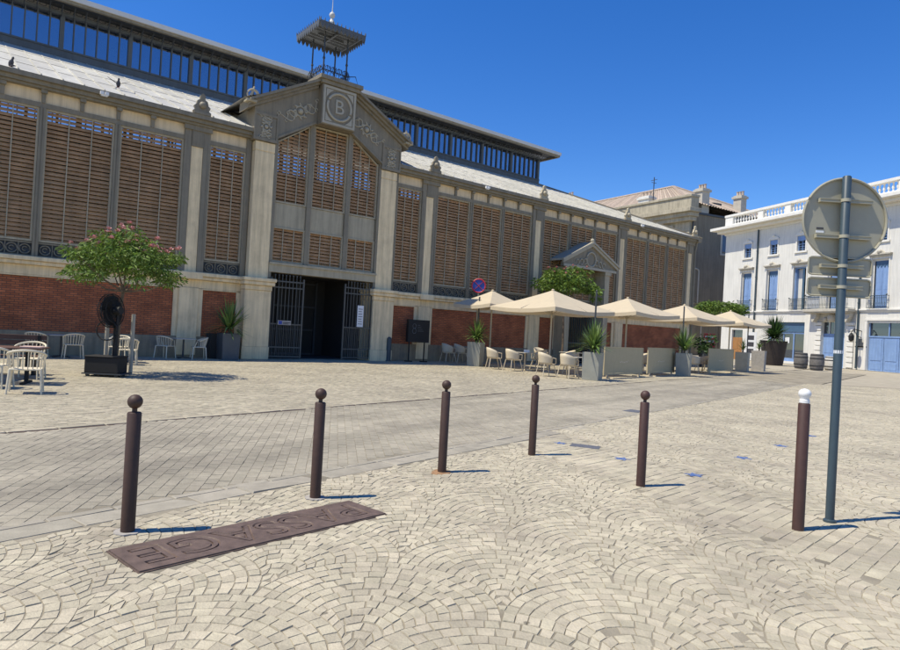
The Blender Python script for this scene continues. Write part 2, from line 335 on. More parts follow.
def rows(t0, t1, n0, n1, az, w, h, wj=.1, org=(0,0)):
    """running bond: rows along az of depth h, stones of length w"""
    D = np.array([math.sin(R(az)), math.cos(R(az))]); Nn = np.array([-D[1], D[0]]); out = []
    for k in range(int((n1-n0)/h)):
        n = n0+k*h; ts = t0+np.arange(int((t1-t0)/w))*w+(.5*w if k % 2 else 0)+rng.uniform(-wj, wj)*w
        ts = ts+rng.normal(0, wj*w*.4, len(ts)); a = ts[:-1]; b = ts[1:]
        P = lambda t, m: t[:, None]*D+m*Nn
        out.append(np.stack([P(a, n), P(b, n), P(b, n+h), P(a, n+h)], 1))
    return np.concatenate(out)+np.array(org)
def side(P, a, b):                          # >0 when left of a->b
    a = np.array(a); b = np.array(b); d = b-a; return d[0]*(P[:, 1]-a[1])-d[1]*(P[:, 0]-a[0])
def view(P, ymax, marg=1.2): return (np.abs(P[:, 0]+0.02*P[:, 1]) < .74*P[:, 1]+marg) & (P[:, 1] < ymax) & (P[:, 1] > 2.3)
BI0, BI1 = (1.20, 9.02), (3.35, 3.85)       # band inner edge
BO0, BO1 = (1.98, 10.4), (4.35, 4.3)        # band outer edge

g = MB(); g.quad((-900,-300,-.03),(900,-300,-.03),(900,1500,-.03),(-900,1500,-.03)); struct('ground', g, 'ground', fixn=False)
g = MB()
bed = [(-4, -1), (9, -1), (26, 30.6), (17.8, 30.6), (31, 47.6), (14, 47.6), (-2, 34), (-18, 22)]
g.add([(x, y, -.0042) for x, y in bed], [tuple(range(8))]); struct('paving_bed', g, 'mortar', fixn=False)

C = fan(-6, 6, 1.5, 13, 6, r=.72, s=.092, sett=.097); P = C.mean(1); rn = P@RN
inpl = (np.abs((P-PL_C)@PL_D) < PL_L+.03) & (np.abs((P-PL_C)@PL_N) < PL_W+.03)
m = view(P, 13) & (rn < N_G0-.04) & (side(P, BI0, BI1) < -.02*5) & ~inpl
# left-of test orientation: band inner edge runs toward the camera, near field lies on its right
setts('pavement', C[m], 'sett', gap=.0065, bev=.002, tilt=.0015, jit=.003)
C = fan(-6, 24, 3, 30, -14, r=.74, s=.1, sett=.105); P = C.mean(1); rn = P@RN
m = view(P, 30) & (rn < N_G0+.22) & (side(P, BO0, BO1) > .05)
setts('pavement_beyond_band', C[m], 'sett', gap=.006, bev=.002, tilt=.0014)
C = rows(-8, 12, -12, 14, 45, .23, .115, .12); P = C.mean(1); rn = P@RN
m = view(P, 12) & (rn < N_G0-.03) & (side(P, BI0, BI1) >= -.02*5) & (side(P, BO0, BO1) <= .05)
setts('pavement_band', C[m], 'sett', gap=.0065, bev=.002, tilt=.0015, jit=.003)
C = rows(-40, 44, -20, 66, -10, .19, .115, .05); P = C.mean(1); rn = P@RN
m = view(P, 48, 2) & (rn > N_G1+.05) & (rn < N_K-.06)
setts('road', C[m], 'road_sett', gap=.005, bev=.0018, jit=.0015, tilt=.001)
C = rows(-25, 56, N_K+.1, 34, 38, .13, .115, .2); P = C.mean(1)
m = view(P, 48, 2.5) & (side(P, (-15.83, 19.71), (17.2, 46.2)) < 0)
setts('plaza', C[m], 'plaza_sett', gap=.007, bev=.002, tilt=.001)
# gutter of long smooth slabs and the far road edge
gl = []; t = -4.
while t < 10.2:
    L = random.choice([.5, .75, .95]); gl.append([rxy(t, N_G0), rxy(t+L, N_G0), rxy(t+L, N_G1-.07), rxy(t, N_G1-.07)]); t += L
setts('gutter', np.array(gl), 'gutter', gap=.008, bev=.004, jit=0, tilt=.001)
gl = [[rxy(t, N_G1-.06), rxy(t+.5, N_G1-.06), rxy(t+.5, N_G1+.03), rxy(t, N_G1+.03)] for t in np.arange(-4, 34, .5)]
setts('gutter_edging', np.array(gl), 'gutter', gap=.006, bev=.005, jit=.001, tilt=.001)
gl = [[rxy(t, N_K-.05), rxy(t+.6, N_K-.05), rxy(t+.6, N_K+.0), rxy(t, N_K+.0)] for t in np.arange(-6, 62, .6)]
setts('kerb', np.array(gl), 'kerb', gap=.004, bev=.004, jit=.002, tilt=.001)
gl = [[rxy(t, N_K+.005), rxy(t+.6, N_K+.005), rxy(t+.6, N_K+.1), rxy(t, N_K+.1)] for t in np.arange(-6, 62, .6)]
setts('kerb_edging', np.array(gl), 'plaza_sett', gap=.006, bev=.004, jit=.002, tilt=.001, z=.006)

# ------------------------------------------------------------------ market hall
HX = Vector((math.sin(R(51.22)), math.cos(R(51.22)), 0)); HYv = Vector((-HX.y, HX.x, 0)); HO = HYv*25.28
hall = thing('market_hall', 'long 19th century covered market with brick base, brown louvres, zinc roof and gabled entrance', 'market hall', HO, R(90-51.22))
def hall_pt(x, y, z=0): return HO+HX*x+HYv*y+Vector((0,0,z))
X0, X1 = -8.4, 42.3
PIL = [-7.9, -.2, 7.5, 18.6, 26.25, 34.0, 41.9]
# stone base
mb = MB(); ml = MB(); mp = MB()
solid = [(X0, 9.62), (16.42, 28.2), (32.1, X1)]
ped = [(p-.54, p+.54) for p in PIL]
bricks = []
for a, b in [(X0, 9.62), (16.42, 28.2), (32.1, X1)]:
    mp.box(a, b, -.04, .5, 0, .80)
    mb.box(a, b, 0, .5, 2.655, 2.97)
    ml.box(a, b, -.16, .5, 2.973, 3.10); ml.box(a, b, -.24, .5, 3.103, 3.25)
    mb.box(a, b, .0, .05, 2.60, 2.652)
segs = [(-7.36, -.74), (.34, 6.96), (8.04, 9.35), (16.75, 18.06), (19.14, 25.7), (26.8, 28.0), (32.4, 33.4), (34.55, 41.3)]
edges = [(X0, -7.36), (-.74, .34), (6.96, 8.04), (9.35, 9.62), (16.42, 16.75), (18.06, 19.14), (25.7, 26.8), (28.0, 28.2), (32.1, 32.4), (33.4, 34.55), (41.3, X1)]
for a, b in edges: mb.box(a, b, 0, .5, .803, 2.652)
for p in PIL: MB().box(p-.36, p+.36, -.07, -.001, .10, 2.652).build('pedestal', 'stone', hall, bevel=.012); ml.box(p-.42, p+.42, -.30, -.241, 2.973, 3.25)
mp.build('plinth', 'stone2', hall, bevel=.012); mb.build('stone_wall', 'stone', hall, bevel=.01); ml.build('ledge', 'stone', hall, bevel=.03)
for a, b in segs: MB().box(a, b, .06, .4, .803, 2.60).build('brick_panel', 'brick', hall)
# side and rear walls
mb = MB(); mb.box(X1-.4, X1, .5, 29.6, 0, 9.25); mb.box(X0, X0+.4, .5, 29.6, 0, 9.4); mb.box(X0+.4, X1-.4, 29.6, 30, 0, 9.46); mb.build('outer_wall', 'stone', hall)
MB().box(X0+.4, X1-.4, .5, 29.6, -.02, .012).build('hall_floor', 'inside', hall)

def louvre_panel(x0, x1, z0, z1, zt0=None, zt1=None, y=.10, ncol=3, frame=True):
    """louvre leaf: tilted slats, thin upright bars; the top may slope from zt0 to zt1"""
    zt0 = zt0 or z1; zt1 = zt1 or z1; mb = MB()
    z = z0+.08
    while z < max(zt0, zt1)-.06:
        a, b = x0+.05, x1-.05
        if z > min(zt0, zt1)-.06:
            xc = x0+(x1-x0)*(z+.07-zt0)/(zt1-zt0)
            if zt1 > zt0: a = max(a, xc)
            else: b = min(b, xc)
        if b-a > .1:
            zz = z+random.uniform(-.006, .006)
            mb.add([(a,y-.035,zz-.055),(b,y-.035,zz-.055),(b,y+.045,zz+.055),(a,y+.045,zz+.055),(a,y-.026,zz-.062),(b,y-.026,zz-.062),(b,y+.054,zz+.048),(a,y+.054,zz+.048)],
                   [(0,1,2,3),(7,6,5,4),(0,4,5,1),(2,6,7,3),(0,3,7,4),(1,5,6,2)], 0)
        z += .141
    for k in range(1, ncol):
        xx = x0+(x1-x0)*k/ncol; mb.box(xx-.016, xx+.016, y-.065, y-.04, z0+.04, zt0+(zt1-zt0)*k/ncol-.04, 1)
    for k in range(ncol):
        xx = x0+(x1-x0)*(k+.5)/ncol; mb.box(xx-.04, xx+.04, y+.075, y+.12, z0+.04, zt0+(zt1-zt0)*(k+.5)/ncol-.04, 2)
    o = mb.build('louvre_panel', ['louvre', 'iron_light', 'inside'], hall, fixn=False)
    fr = MB(); w = .06
    fr.box(x0, x0+w, y-.09, y+.05, z0, zt0); fr.box(x1-w, x1, y-.09, y+.05, z0, zt1); fr.box(x0+w, x1-w, y-.088, y+.05, z0, z0+w)
    fr.add([(x0+w,y-.088,zt0-w),(x1-w,y-.088,zt1-w),(x1-w,y-.088,zt1),(x0+w,y-.088,zt0),(x0+w,y+.05,zt0-w),(x1-w,y+.05,zt1-w),(x1-w,y+.05,zt1),(x0+w,y+.05,zt0)],
           [(0,1,2,3),(7,6,5,4),(0,4,5,1),(2,6,7,3),(0,3,7,4),(1,5,6,2)])
    fr.build('louvre_frame', 'iron_light', o)
def grille(x0, x1, z0=3.25, z1=3.74, y=.06):
    mb = MB(); mb.box(x0, x1, y-.03, y+.03, z0, z0+.05); mb.box(x0, x1, y-.03, y+.03, z1-.05, z1); mb.box(x0, x1, y+.04, y+.06, z0+.05, z1-.05, 1)
    n = max(3, int((x1-x0)/.36))
    for k in range(n):
        xc = x0+(x1-x0)*(k+.5)/n; r = .155
        mb.tube([(xc+r*math.cos(a), y-.01, (z0+z1)/2+r*math.sin(a)) for a in np.linspace(0, 2*math.pi, 13)], .022, 5, 0, False)
        mb.tube([(xc+.07*math.cos(a), y-.01, (z0+z1)/2+.07*math.sin(a)) for a in np.linspace(.6, 5.2, 8)], .018, 5, 0, False)
        mb.box(x0+(x1-x0)*k/n-.012, x0+(x1-x0)*k/n+.012, y-.02, y+.02, z0+.05, z1-.05)
    mb.build('iron_grille', ['iron', 'iron_dark'], hall, fixn=False)

ZL0, ZL1 = 3.76, 8.2
pan = []
def bay(a, b, n):
    w = (b-a)/n
    for k in range(n):
        x0 = a+k*w+(.09 if k else 0); x1 = a+(k+1)*w-(.09 if k < n-1 else 0)
        louvre_panel(x0, x1, ZL0, ZL1, ncol=3); grille(x0, x1)
        if k < n-1: pan.append(a+(k+1)*w)
bay(-7.45, -.65, 3); bay(.25, 7.02, 3); bay(7.98, 9.4, 1); bay(16.7, 18.12, 1); bay(19.08, 25.76, 3); bay(26.74, 33.5, 3); bay(34.5, 41.42, 3)
mb = MB()
for x in pan: MB().box(x-.085, x-.02, -.05, .2, 3.25, 8.2).box(x+.02, x+.085, -.05, .2, 3.25, 8.2).box(x-.02, x+.02, -.03, .2, 3.25, 8.2).build('iron_post', 'iron', hall)
for p in PIL:
    for s in (-1, 1): MB().box(p+s*.35-.13, p+s*.35+.13, -.06, .22, 3.25, 8.78).box(p+s*.43-.04, p+s*.43+.04, -.075, -.061, 3.25, 8.2).build('iron_post', 'iron', hall, bevel=.008)
for x in (9.5, 16.6): MB().box(x-.1, x+.1, -.06, .22, 3.25, 8.78).build('iron_post', 'iron', hall, bevel=.008)
for p in PIL: MB().box(p-.215, p+.215, -.045, .3, 3.25, 8.0).build('pilaster', 'stone', hall, bevel=.012)
for p in PIL: MB().box(p-.216, p+.216, -.09, .3, 8.0, 8.78).box(p-.52, p+.52, -.14, -.061, 8.6, 8.78).box(p-.17, p+.17, -.10, -.091, 8.1, 8.55).build('pilaster_cap', 'iron', hall, bevel=.01)
# head beam, frieze, brackets, gutter
rngs = [(X0, 9.6), (16.5, X1)]
mh = MB(); mf = MB(); mg = MB(); mk = MB()
for a, b in rngs:
    cuts = [a]+[v for p in PIL if a < p < b for v in (p-.48, p+.48)]+[b]
    for i in range(0, len(cuts)-1, 2):
        if cuts[i+1]-cuts[i] > .1: MB().box(cuts[i], cuts[i+1], -.03, .25, 8.2, 8.36).build('head_beam', 'iron', hall); MB().box(cuts[i], cuts[i+1], .02, .25, 8.36, 8.78).build('frieze', 'frieze', hall)
    mg.prism([(a, 8.78), (b, 8.78), (b, 8.86), (a, 8.86)], -.2, .3); mg.box(a, b, -.3, .3, 8.863, 8.99); mg.box(a, b, -.42, .3, 8.993, 9.15)
    x = a+.3
bx = []
for a, b, n in [(-7.45,-.65,6),(.25,7.02,6),(19.08,25.76,6),(26.74,33.5,6),(34.5,41.42,6)]: bx += [a+(b-a)*k/n for k in range(1, n)]
for x in bx: MB().prism([(x-.05, 8.36), (x+.05, 8.36), (x+.07, 8.775), (x-.07, 8.775)], -.06, .019).box(x-.09, x+.09, -.16, -.061, 8.66, 8.775).build('frieze_bracket', 'iron', hall)
mg.build('gutter', 'iron', hall)
mb = MB(); mb.box(X1, X1+.42, -.42, 30.4, 8.86, 9.15); mb.build('side_gutter', 'iron', hall)
# acroteria over the pilasters
ac = [(-.36,0),(.36,0),(.36,.12),(.27,.17),(.33,.3),(.24,.38),(.2,.52),(.1,.58),(.1,.72),(.02,.8),(-.02,.8),(-.1,.72),(-.1,.58),(-.2,.52),(-.24,.38),(-.33,.3),(-.27,.17),(-.36,.12)]
for p in PIL[1:]:
    mb = MB(); mb.prism([(p+x*.92, 9.15+z) for x, z in ac], -.40, -.28); mb.sphere((p, -.41, 9.5), .14, 10, 6); mb.box(p-.3, p+.3, -.45, -.401, 9.153, 9.25)
    mb.build('acroterion', 'iron_light' if p > 20 else 'iron', hall, smooth=True)
# aisle roofs: standing seam zinc, hipped at the far end
def roof_pt(x, y): return 9.14+(y+.42)*(12.66-9.14)/8.42
mb = MB(); ny = 3
x = X0-.4; k = 0
while x < X1+.4:
    x2 = min(x+.62, X1+.42)
    ys = np.linspace(-.40, 8, 5)
    for i in range(4):
        ya, yb = ys[i], ys[i+1]; f = lambda y: min(x2, X1+.42-(y+.42)); f0 = lambda y: min(x, X1+.42-(y+.42))
        if 9.7 < (x+x2)/2 < 16.3 and i == 0: continue
        if f(ya)-f0(ya) < .01: continue
        mb.add([(f0(ya),ya,roof_pt(0,ya)+.012*i),(f(ya),ya,roof_pt(0,ya)+.012*i),(f(yb),yb,roof_pt(0,yb)+.012*i),(f0(yb),yb,roof_pt(0,yb)+.012*i)], [(0,1,2,3)])
        if f(yb) > x2-.01:
            mb.bar((x2, ya, roof_pt(0,ya)+.03), (x2, yb, roof_pt(0,yb)+.03), .03, .05)
    x = x2+1e-6
    if x2 >= X1+.41: break
# far-end hip slope and rear slope
mb.quad((X1+.42,-.42,9.14),(X1+.42,30.4,9.14),(34.3,22,12.66),(34.3,8,12.66))
mb.quad((X0-.4,30.4,9.14),(X1+.42,30.4,9.14),(34.3,22,12.66),(X0-.4,22,12.66))
mb.build('aisle_roof', 'zinc', hall, fixn=False)
mb = MB(); mb.bar((X1+.42,-.42,9.17),(34.3,8,12.72),.22,.09); mb.build('hip_ridge', 'iron', hall)
# clerestory: front and rear glazing, far end glazing, upper roof
CE = 34.3
mb = MB()
for y in (8.0, 22.0):
    s = -1 if y < 10 else 1
    mb.box(X0, CE, y-.12, y+.12, 12.45, 12.95); mb.box(X0, CE, y-.16, y+.16, 14.5, 14.62)
    mb.box(X0, CE, y-.16, y+.16, 12.953, 13.03)
    k = 0; x = CE-.12
    while x > X0:
        w = .085 if k % 6 == 0 else .024
        mb.box(x-w, x+w, y-.1-(.04 if k % 6 == 0 else 0), y+.1, 13.03, 14.5); x -= .46; k += 1
mb.box(CE-.12, CE+.12, 8.12, 21.88, 12.45, 12.95); mb.box(CE-.12, CE+.12, 8.12, 21.88, 14.5, 14.62)
y = 8.5
while y < 21.8: mb.box(CE-.1, CE+.1, y-.035, y+.035, 12.95, 14.5); y += .46
mb.build('clerestory_frame', 'iron_shaded', hall)
mb = MB()
x = CE-.2
while x > X0:                                # curly eave brackets
    mb.tube([(x, 7.9, 14.4), (x, 7.6, 14.45), (x, 7.25, 14.75)], .022, 5); mb.tube([(x, 7.88, 14.66), (x, 7.6, 14.62), (x, 7.62, 14.75)], .02, 5)
    mb.tube([(x-.23+.14*math.cos(a), 7.8, 14.70+.07*math.sin(a)) for a in np.linspace(0, 6.3, 9)], .014, 4)
    x -= .46
mb.box(X0, CE, 7.7, 7.72, 14.77, 14.86); mb.build('eave_bracket', 'iron_dark', hall, fixn=False)
pane_me = None; x = CE-.12
while x-.46 > X0:
    m_ = MB().box(x-.455, x-.005, 7.99, 8.0, 13.03, 14.5).build('clerestory_window', 'cglass', hall); x -= .46
    if x < -1.5: break
MB().box(X0, x, 7.99, 8.0, 13.03, 14.5).build('clerestory_window', 'cglass', hall)
MB().box(X0, CE-.1, 21.99, 22.0, 13.03, 14.5).build('rear_glazing', 'rglass', hall)
MB().box(CE-.01, CE, 8.1, 21.9, 13.03, 14.5).build('end_glazing', 'cglass', hall)
mb = MB()
mb.add([(X0-.4,7.0,14.84),(CE+1,7.0,14.84),(CE+1,23,14.84),(X0-.4,23,14.84),(X0-.4,15,17.2),(CE-6,15,17.2)], [(0,1,5,4),(1,2,5),(2,3,4,5)])
mb.build('upper_roof', 'zinc_top', hall, fixn=False)
mb = MB(); mb.box(X0-.4, CE+1.05, 6.9, 7.06, 14.72, 14.86); mb.box(CE+.95, CE+1.1, 7.06, 23, 14.72, 14.86); mb.box(X0-.4, CE+.95, 7.06, 8.1, 14.86, 14.90, 1)
mb.build('upper_gutter', ['iron', 'iron_dark'], hall)
mb = MB(); mb.box(X0-.4, CE+1.1, 6.82, 6.898, 14.84, 15.05); mb.build('eave_flashing', 'zinc_top', hall)

# gabled entrance
EP = -.36
mb = MB()
for a, b in [(9.63, 10.45), (15.55, 16.4)]:
    pr = MB().box(a, b, EP, .5, 3.25, 8.3).box(a, b, EP-.001, .5, 8.34, 8.7).box(a+.01, b-.01, EP+.02, .5, 8.3, 8.34).box(a-.13, b+.13, EP-.12, .6, .503, 2.75).box(a-.16, b+.15, EP-.16, .6, .0, .5).build('entrance_pier', 'stone', hall, bevel=.012)
    MB().box(a-.15, b+.15, EP-.17, .6, 2.753, 2.95).box(a-.23, b+.23, EP-.27, .6, 2.953, 3.1).box(a-.27, b+.27, EP-.32, .6, 3.103, 3.25).build('pier_cornice', 'stone', pr, bevel=.03)
FO = [(9.5,8.72),(10.5,8.72),(10.5,8.92),(12.16,9.93),(13.86,9.93),(15.5,8.92),(15.5,8.72),(16.5,8.72),(16.5,10.0),(13.86,11.5),(12.16,11.5),(9.5,10.0)]
mb = MB(); mb.prism(FO, EP-.05, .4); mb.build('gable_fascia', 'iron', hall)
mb = MB()                                    # raised mouldings of the fascia, cornice on the rakes
def rake(p, q, w0, w1, y0, y1, m=0):
    (xa, za), (xb, zb) = p, q
    mb.add([(xa,y0,za+w0),(xb,y0,zb+w0),(xb,y0,zb+w1),(xa,y0,za+w1),(xa,y1,za+w0),(xb,y1,zb+w0),(xb,y1,zb+w1),(xa,y1,za+w1)],
           [(3,2,1,0),(4,5,6,7),(0,1,5,4),(1,2,6,5),(2,3,7,6),(3,0,4,7)], m)
for s, p, q in ((0,(9.18,9.84),(12.14,11.44)),(1,(13.88,11.44),(16.82,9.84))):
    rake(p, q, 0, .12, EP-.16, .4); rake(p, q, .123, .24, EP-.28, .4); rake(p, q, .243, .36, EP-.42, .4)
for xa, xb in ((9.5,10.5),(15.5,16.5)):
    mb.box(xa, xa+.07, EP-.09, EP-.051, 8.72, 9.9); mb.box(xb-.07, xb, EP-.09, EP-.051, 8.72, 9.9); mb.box(xa+.07, xb-.07, EP-.088, EP-.051, 8.72, 8.84); mb.box(xa+.07, xb-.07, EP-.088, EP-.051, 9.72, 9.82)
rake((10.5,8.94),(12.16,9.95),0,.09,EP-.1,EP-.051); rake((13.86,9.95),(15.5,8.94),0,.09,EP-.1,EP-.051)
mb.build('gable_cornice', 'iron', hall)
mb = MB()                                    # centre block with the letter
mb.box(12.2, 13.82, EP-.4, EP-.051, 9.92, 11.6); mb.box(12.1, 13.92, EP-.5, .3, 11.603, 11.75); mb.box(12.0, 14.02, EP-.6, .3, 11.753, 11.92)
mb.build('letter_block', 'iron', hall, bevel=.01)
mb = MB(); yb = EP-.42
for a in ((12.24,12.34,9.96,11.56),(13.68,13.78,9.96,11.56)): mb.box(a[0],a[1],yb-.02,yb+.019,a[2],a[3])
for a in ((9.96,10.06),(11.46,11.56)): mb.box(12.34,13.68,yb-.02,yb+.019,a[0],a[1])
for r in (.56,): mb.tube([(13.01+r*math.cos(a), yb, 10.76+r*math.sin(a)) for a in np.linspace(0, 2*math.pi, 41)], .055, 6, 0, False)
for sx in (-1, 1):
    for sz in (-1, 1):
        mb.prism([(13.01+sx*.64, 10.76+sz*.3), (13.01+sx*.64, 10.76+sz*.67), (13.01+sx*.3, 10.76+sz*.67), (13.01+sx*.5, 10.76+sz*.5)], yb-.01, yb+.018)
mb.build('letter_frame', 'relief', hall, fixn=True)
me = text_mesh('B', .86, .02); me.materials.append(MT['relief'])
o = bpy.data.objects.new('letter', me); col.objects.link(o); o.parent = hall; o.rotation_euler = (R(90), 0, 0); o.location = (13.01, EP-.415, 10.74)
# relief ornaments: rosettes with scrolls
def relief(pts, name='relief_ornament'):
    mb = MB(); y = EP-.065
    for (x, z, r, ang, kind) in pts:
        mb.sphere((x, y-.01, z), r*.28, 8, 6); mb.tube([(x+r*.5*math.cos(a), y, z+r*.5*math.sin(a)) for a in np.linspace(0, 6.29, 13)], .03, 5, 0, False)
        for k in range(8): a = k*math.pi/4; mb.tube([(x+r*.55*math.cos(a), y, z+r*.55*math.sin(a)), (x+r*.8*math.cos(a+.2), y-.02, z+r*.8*math.sin(a+.2))], [.05, .02], 5)
        if kind:
            for sgn in (-1, 1):
                for q in range(3):
                    L = kind*(.45+.3*q); pts2 = []
                    for u in np.linspace(0, 1, 9):
                        d = r*.6+L*u; off = (.12+.06*q)*math.sin(u*math.pi*1.3)*(1 if q % 2 else -1)
                        pts2.append((x+sgn*(d*math.cos(ang)) - off*math.sin(ang), y, z+sgn*d*math.sin(ang)+off*math.cos(ang)))
                    mb.tube(pts2, [.035*(1-.6*u) for u in np.linspace(0, 1, 9)], 5)
                    e = pts2[-1]; mb.tube([(e[0]+.07*math.cos(a), y, e[2]+.07*math.sin(a)) for a in np.linspace(0, 5, 8)], .022, 5)
    return mb.build(name, 'relief', hall, fixn=False)
an = math.atan2(1.5, 2.66)
relief([(11.42, 10.28, .42, an, .66)]); relief([(14.60, 10.28, .42, -an, .66)])
relief([(10.0, 9.3, .30, math.pi/2, .25)]); relief([(16.0, 9.3, .30, math.pi/2, .25)])
# scroll finials at the gable ends
for x, s in ((9.25, 1), (16.75, -1)):
    mb = MB(); mb.box(x-.2, x+.2, EP-.36, EP+.0, 10.06, 10.14); q = [(x+s*(.16-.05*u)+s*.13*math.cos(u), EP-.2, 10.42+.16*math.sin(u)) for u in np.linspace(-1.6, 4.6, 16)]; mb.tube(q, [.07-.003*i for i in range(16)], 6); mb.tube([(x-s*.15, EP-.2, 10.14), (x, EP-.2, 10.3), (x+s*.12, EP-.2, 10.7)], [.08, .06, .03], 6)
    mb.build('scroll_finial', 'iron_light', hall, smooth=True, fixn=False)
# roof of the entrance running back to the clerestory, with its cheeks
mb = MB()
mb.quad((9.0,EP-.3,10.2),(13.01,EP-.3,11.95),(13.01,8,12.62),(9.0,2.2,10.24)); mb.quad((17.0,EP-.3,10.2),(13.01,EP-.3,11.95),(13.01,8,12.62),(17.0,2.2,10.24))
mb.build('entrance_roof', 'zinc_top', hall, fixn=False)
for x in (9.6, 16.4): MB().prism([(x-.03,8.7),(x+.03,8.7),(x+.03,10.1),(x-.03,10.1)], EP, 2.2).build('roof_cheek', 'iron', hall)
# louvres over the gate
my = EP+.2
mb = MB()
for x in (12.1, 13.92): mb.box(x-.1, x+.1, EP+.05, EP+.4, 3.95, 10.0)
for x in (10.5, 15.5): mb.box(x-.06, x+.08, EP+.02, EP+.4, 3.3, 8.95)
mb.build('gate_mullion', 'iron', hall)
cols = [(10.58, 12.0), (12.2, 13.82), (14.02, 15.43)]
tops = [(8.92, 9.8), (9.9, 9.9), (9.8, 8.92)]
for (a, b), (t0, t1) in zip(cols, tops):
    louvre_panel(a, b, 6.42, 9.9, t0, t1, y=my, ncol=3); louvre_panel(a, b, 3.98, 5.42, y=my, ncol=3)
    MB().box(a, b, my-.05, my+.05, 5.425, 6.415).build('band_panel', 'iron_light', hall, bevel=.01)
mb = MB(); mb.box(10.47, 15.55, EP+.0, EP+.5, 3.55, 3.94); mb.box(10.47, 15.55, EP-.06, EP-.001, 3.86, 3.96); mb.build('gate_lintel', 'iron_light', hall, bevel=.01)
# gates folded open, their bars
def gate_leaf(x0, x1, y0, y1):
    L = math.hypot(x1-x0, y1-y0); ux, uy = (x1-x0)/L, (y1-y0)/L; P = lambda t, z: (x0+ux*t, y0+uy*t, z)
    mb = MB()
    for z in (.12, .5, 1.45, 2.95, 3.2): mb.bar(P(0, z), P(L, z), .035, .05)
    mb.bar(P(0, .05), P(0, 3.35), .06, .06); mb.bar(P(L, .05), P(L, 3.35), .06, .06)
    n = 9
    for k in range(1, n): mb.tube([P(L*k/n, .1), P(L*k/n, 3.42)], .016, 6); mb.sphere(P(L*k/n, 3.45), .035, 6, 5)
    for k in range(n): mb.tube([P(L*(k+.5)/n, .12), P(L*(k+.5)/n, 1.45)], .011, 5)
    return mb.build('gate_leaf', 'gate_iron', hall, fixn=False)
gate_leaf(10.62, 11.98, EP+.0, EP-.12); gate_leaf(15.4, 13.95, EP-.0, EP-.12)
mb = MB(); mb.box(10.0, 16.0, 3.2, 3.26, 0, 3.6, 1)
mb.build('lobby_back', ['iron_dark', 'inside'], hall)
mb = MB()
for x in (11.6, 12.5, 13.4, 14.4): mb.box(x-.05, x+.05, 3.1, 3.19, 0, 3.5)
for z in (.05, 1.2, 2.3, 3.4): mb.box(11.65, 14.35, 3.11, 3.185, z-.04, z+.04)
mb.build('lobby_door_frame', 'iron_dark', hall)
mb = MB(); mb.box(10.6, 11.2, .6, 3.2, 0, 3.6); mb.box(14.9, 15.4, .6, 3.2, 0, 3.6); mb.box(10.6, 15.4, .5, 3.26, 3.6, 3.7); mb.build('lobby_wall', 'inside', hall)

# belvedere over the entrance
bx, by, bz = 13.0, .35, 12.2
mb = MB(); mb.box(bx-.66, bx+.66, by-.66, by+.66, 11.3, 11.86); mb.box(bx-.74, bx+.74, by-.74, by+.74, 11.863, 11.95); bel = mb.build('belvedere', 'iron', hall, bevel=.01)
mb = MB()
for sx in (-1, 1):
    for sy in (-1, 1): mb.tube([(bx+sx*.55, by+sy*.55, 11.95), (bx+sx*.55, by+sy*.55, 14.05)], .035, 8); mb.sphere((bx+sx*.55, by+sy*.55, 12.9), .06, 8, 6)
mb.build('belvedere_post', 'iron_dark', bel, fixn=False)
mb = MB()                                    # scrolled railing bulging outward
for (ax, ay) in ((1,0),(-1,0),(0,1),(0,-1)):
    px, py = -ay, ax
    for h in (12.1, 12.4): mb.tube([(bx+ax*.6+px*.6*t, by+ay*.6+py*.6*t, h) for t in (-1, 1)], .022, 6)
    for k in range(9):
        t = -.55+.1375*k; b0 = [(0, 12.1), (.08, 12.25), (.14, 12.4), (.04, 12.6), (0, 12.4)]
        mb.tube([(bx+ax*(.6+o)+px*t, by+ay*(.6+o)+py*t, z) for o, z in b0], .013, 5)
    for k in range(4):
        t = -.42+.28*k; mb.tube([(bx+ax*.68+px*(t+.12*math.cos(a)), by+ay*.68+py*(t+.12*math.cos(a)), 12.43+.14*math.sin(a)) for a in np.linspace(0, 5.5, 12)], .015, 5)
    mb.tube([(bx+ax*.6+px*.6, by+ay*.6+py*.6, 11.95), (bx+ax*.95+px*.95, by+ay*.95+py*.95, 12.0), (bx+ax*.85+px*.85, by+ay*.85+py*.85, 12.4), (bx+ax*.6+px*.6, by+ay*.6+py*.6, 12.4)], .02, 5)
mb.build('belvedere_railing', 'iron_dark', bel, fixn=False)
mb = MB(); h = 1.07; zc = 14.05
mb.add([(bx-h,by-h,zc+.12),(bx+h,by-h,zc+.12),(bx+h,by+h,zc+.12),(bx-h,by+h,zc+.12),(bx,by,zc+.5)], [(0,1,4),(1,2,4),(2,3,4),(3,0,4)])
mb.box(bx-h, bx+h, by-h, by+h, zc+.09, zc+.115); [mb.tube([(bx+sx*.55, by+sy*.55, zc-.25), (bx+sx*.62, by+sy*.62, zc-.05), (bx+sx*.95, by+sy*.95, zc+.06)], .018, 5) for sx in (-1,1) for sy in (-1,1)]; [mb.tube([(bx-h+.1, by+t, zc+.06), (bx+h-.1, by+t, zc+.06)], .02, 4) for t in (-.55,-.28,.28,.55)]; mb.box(bx-.62, bx+.62, by-.04, by+.04, zc, zc+.059); mb.box(bx-.04, bx+.04, by-.62, by+.62, zc-.004, zc+.055)
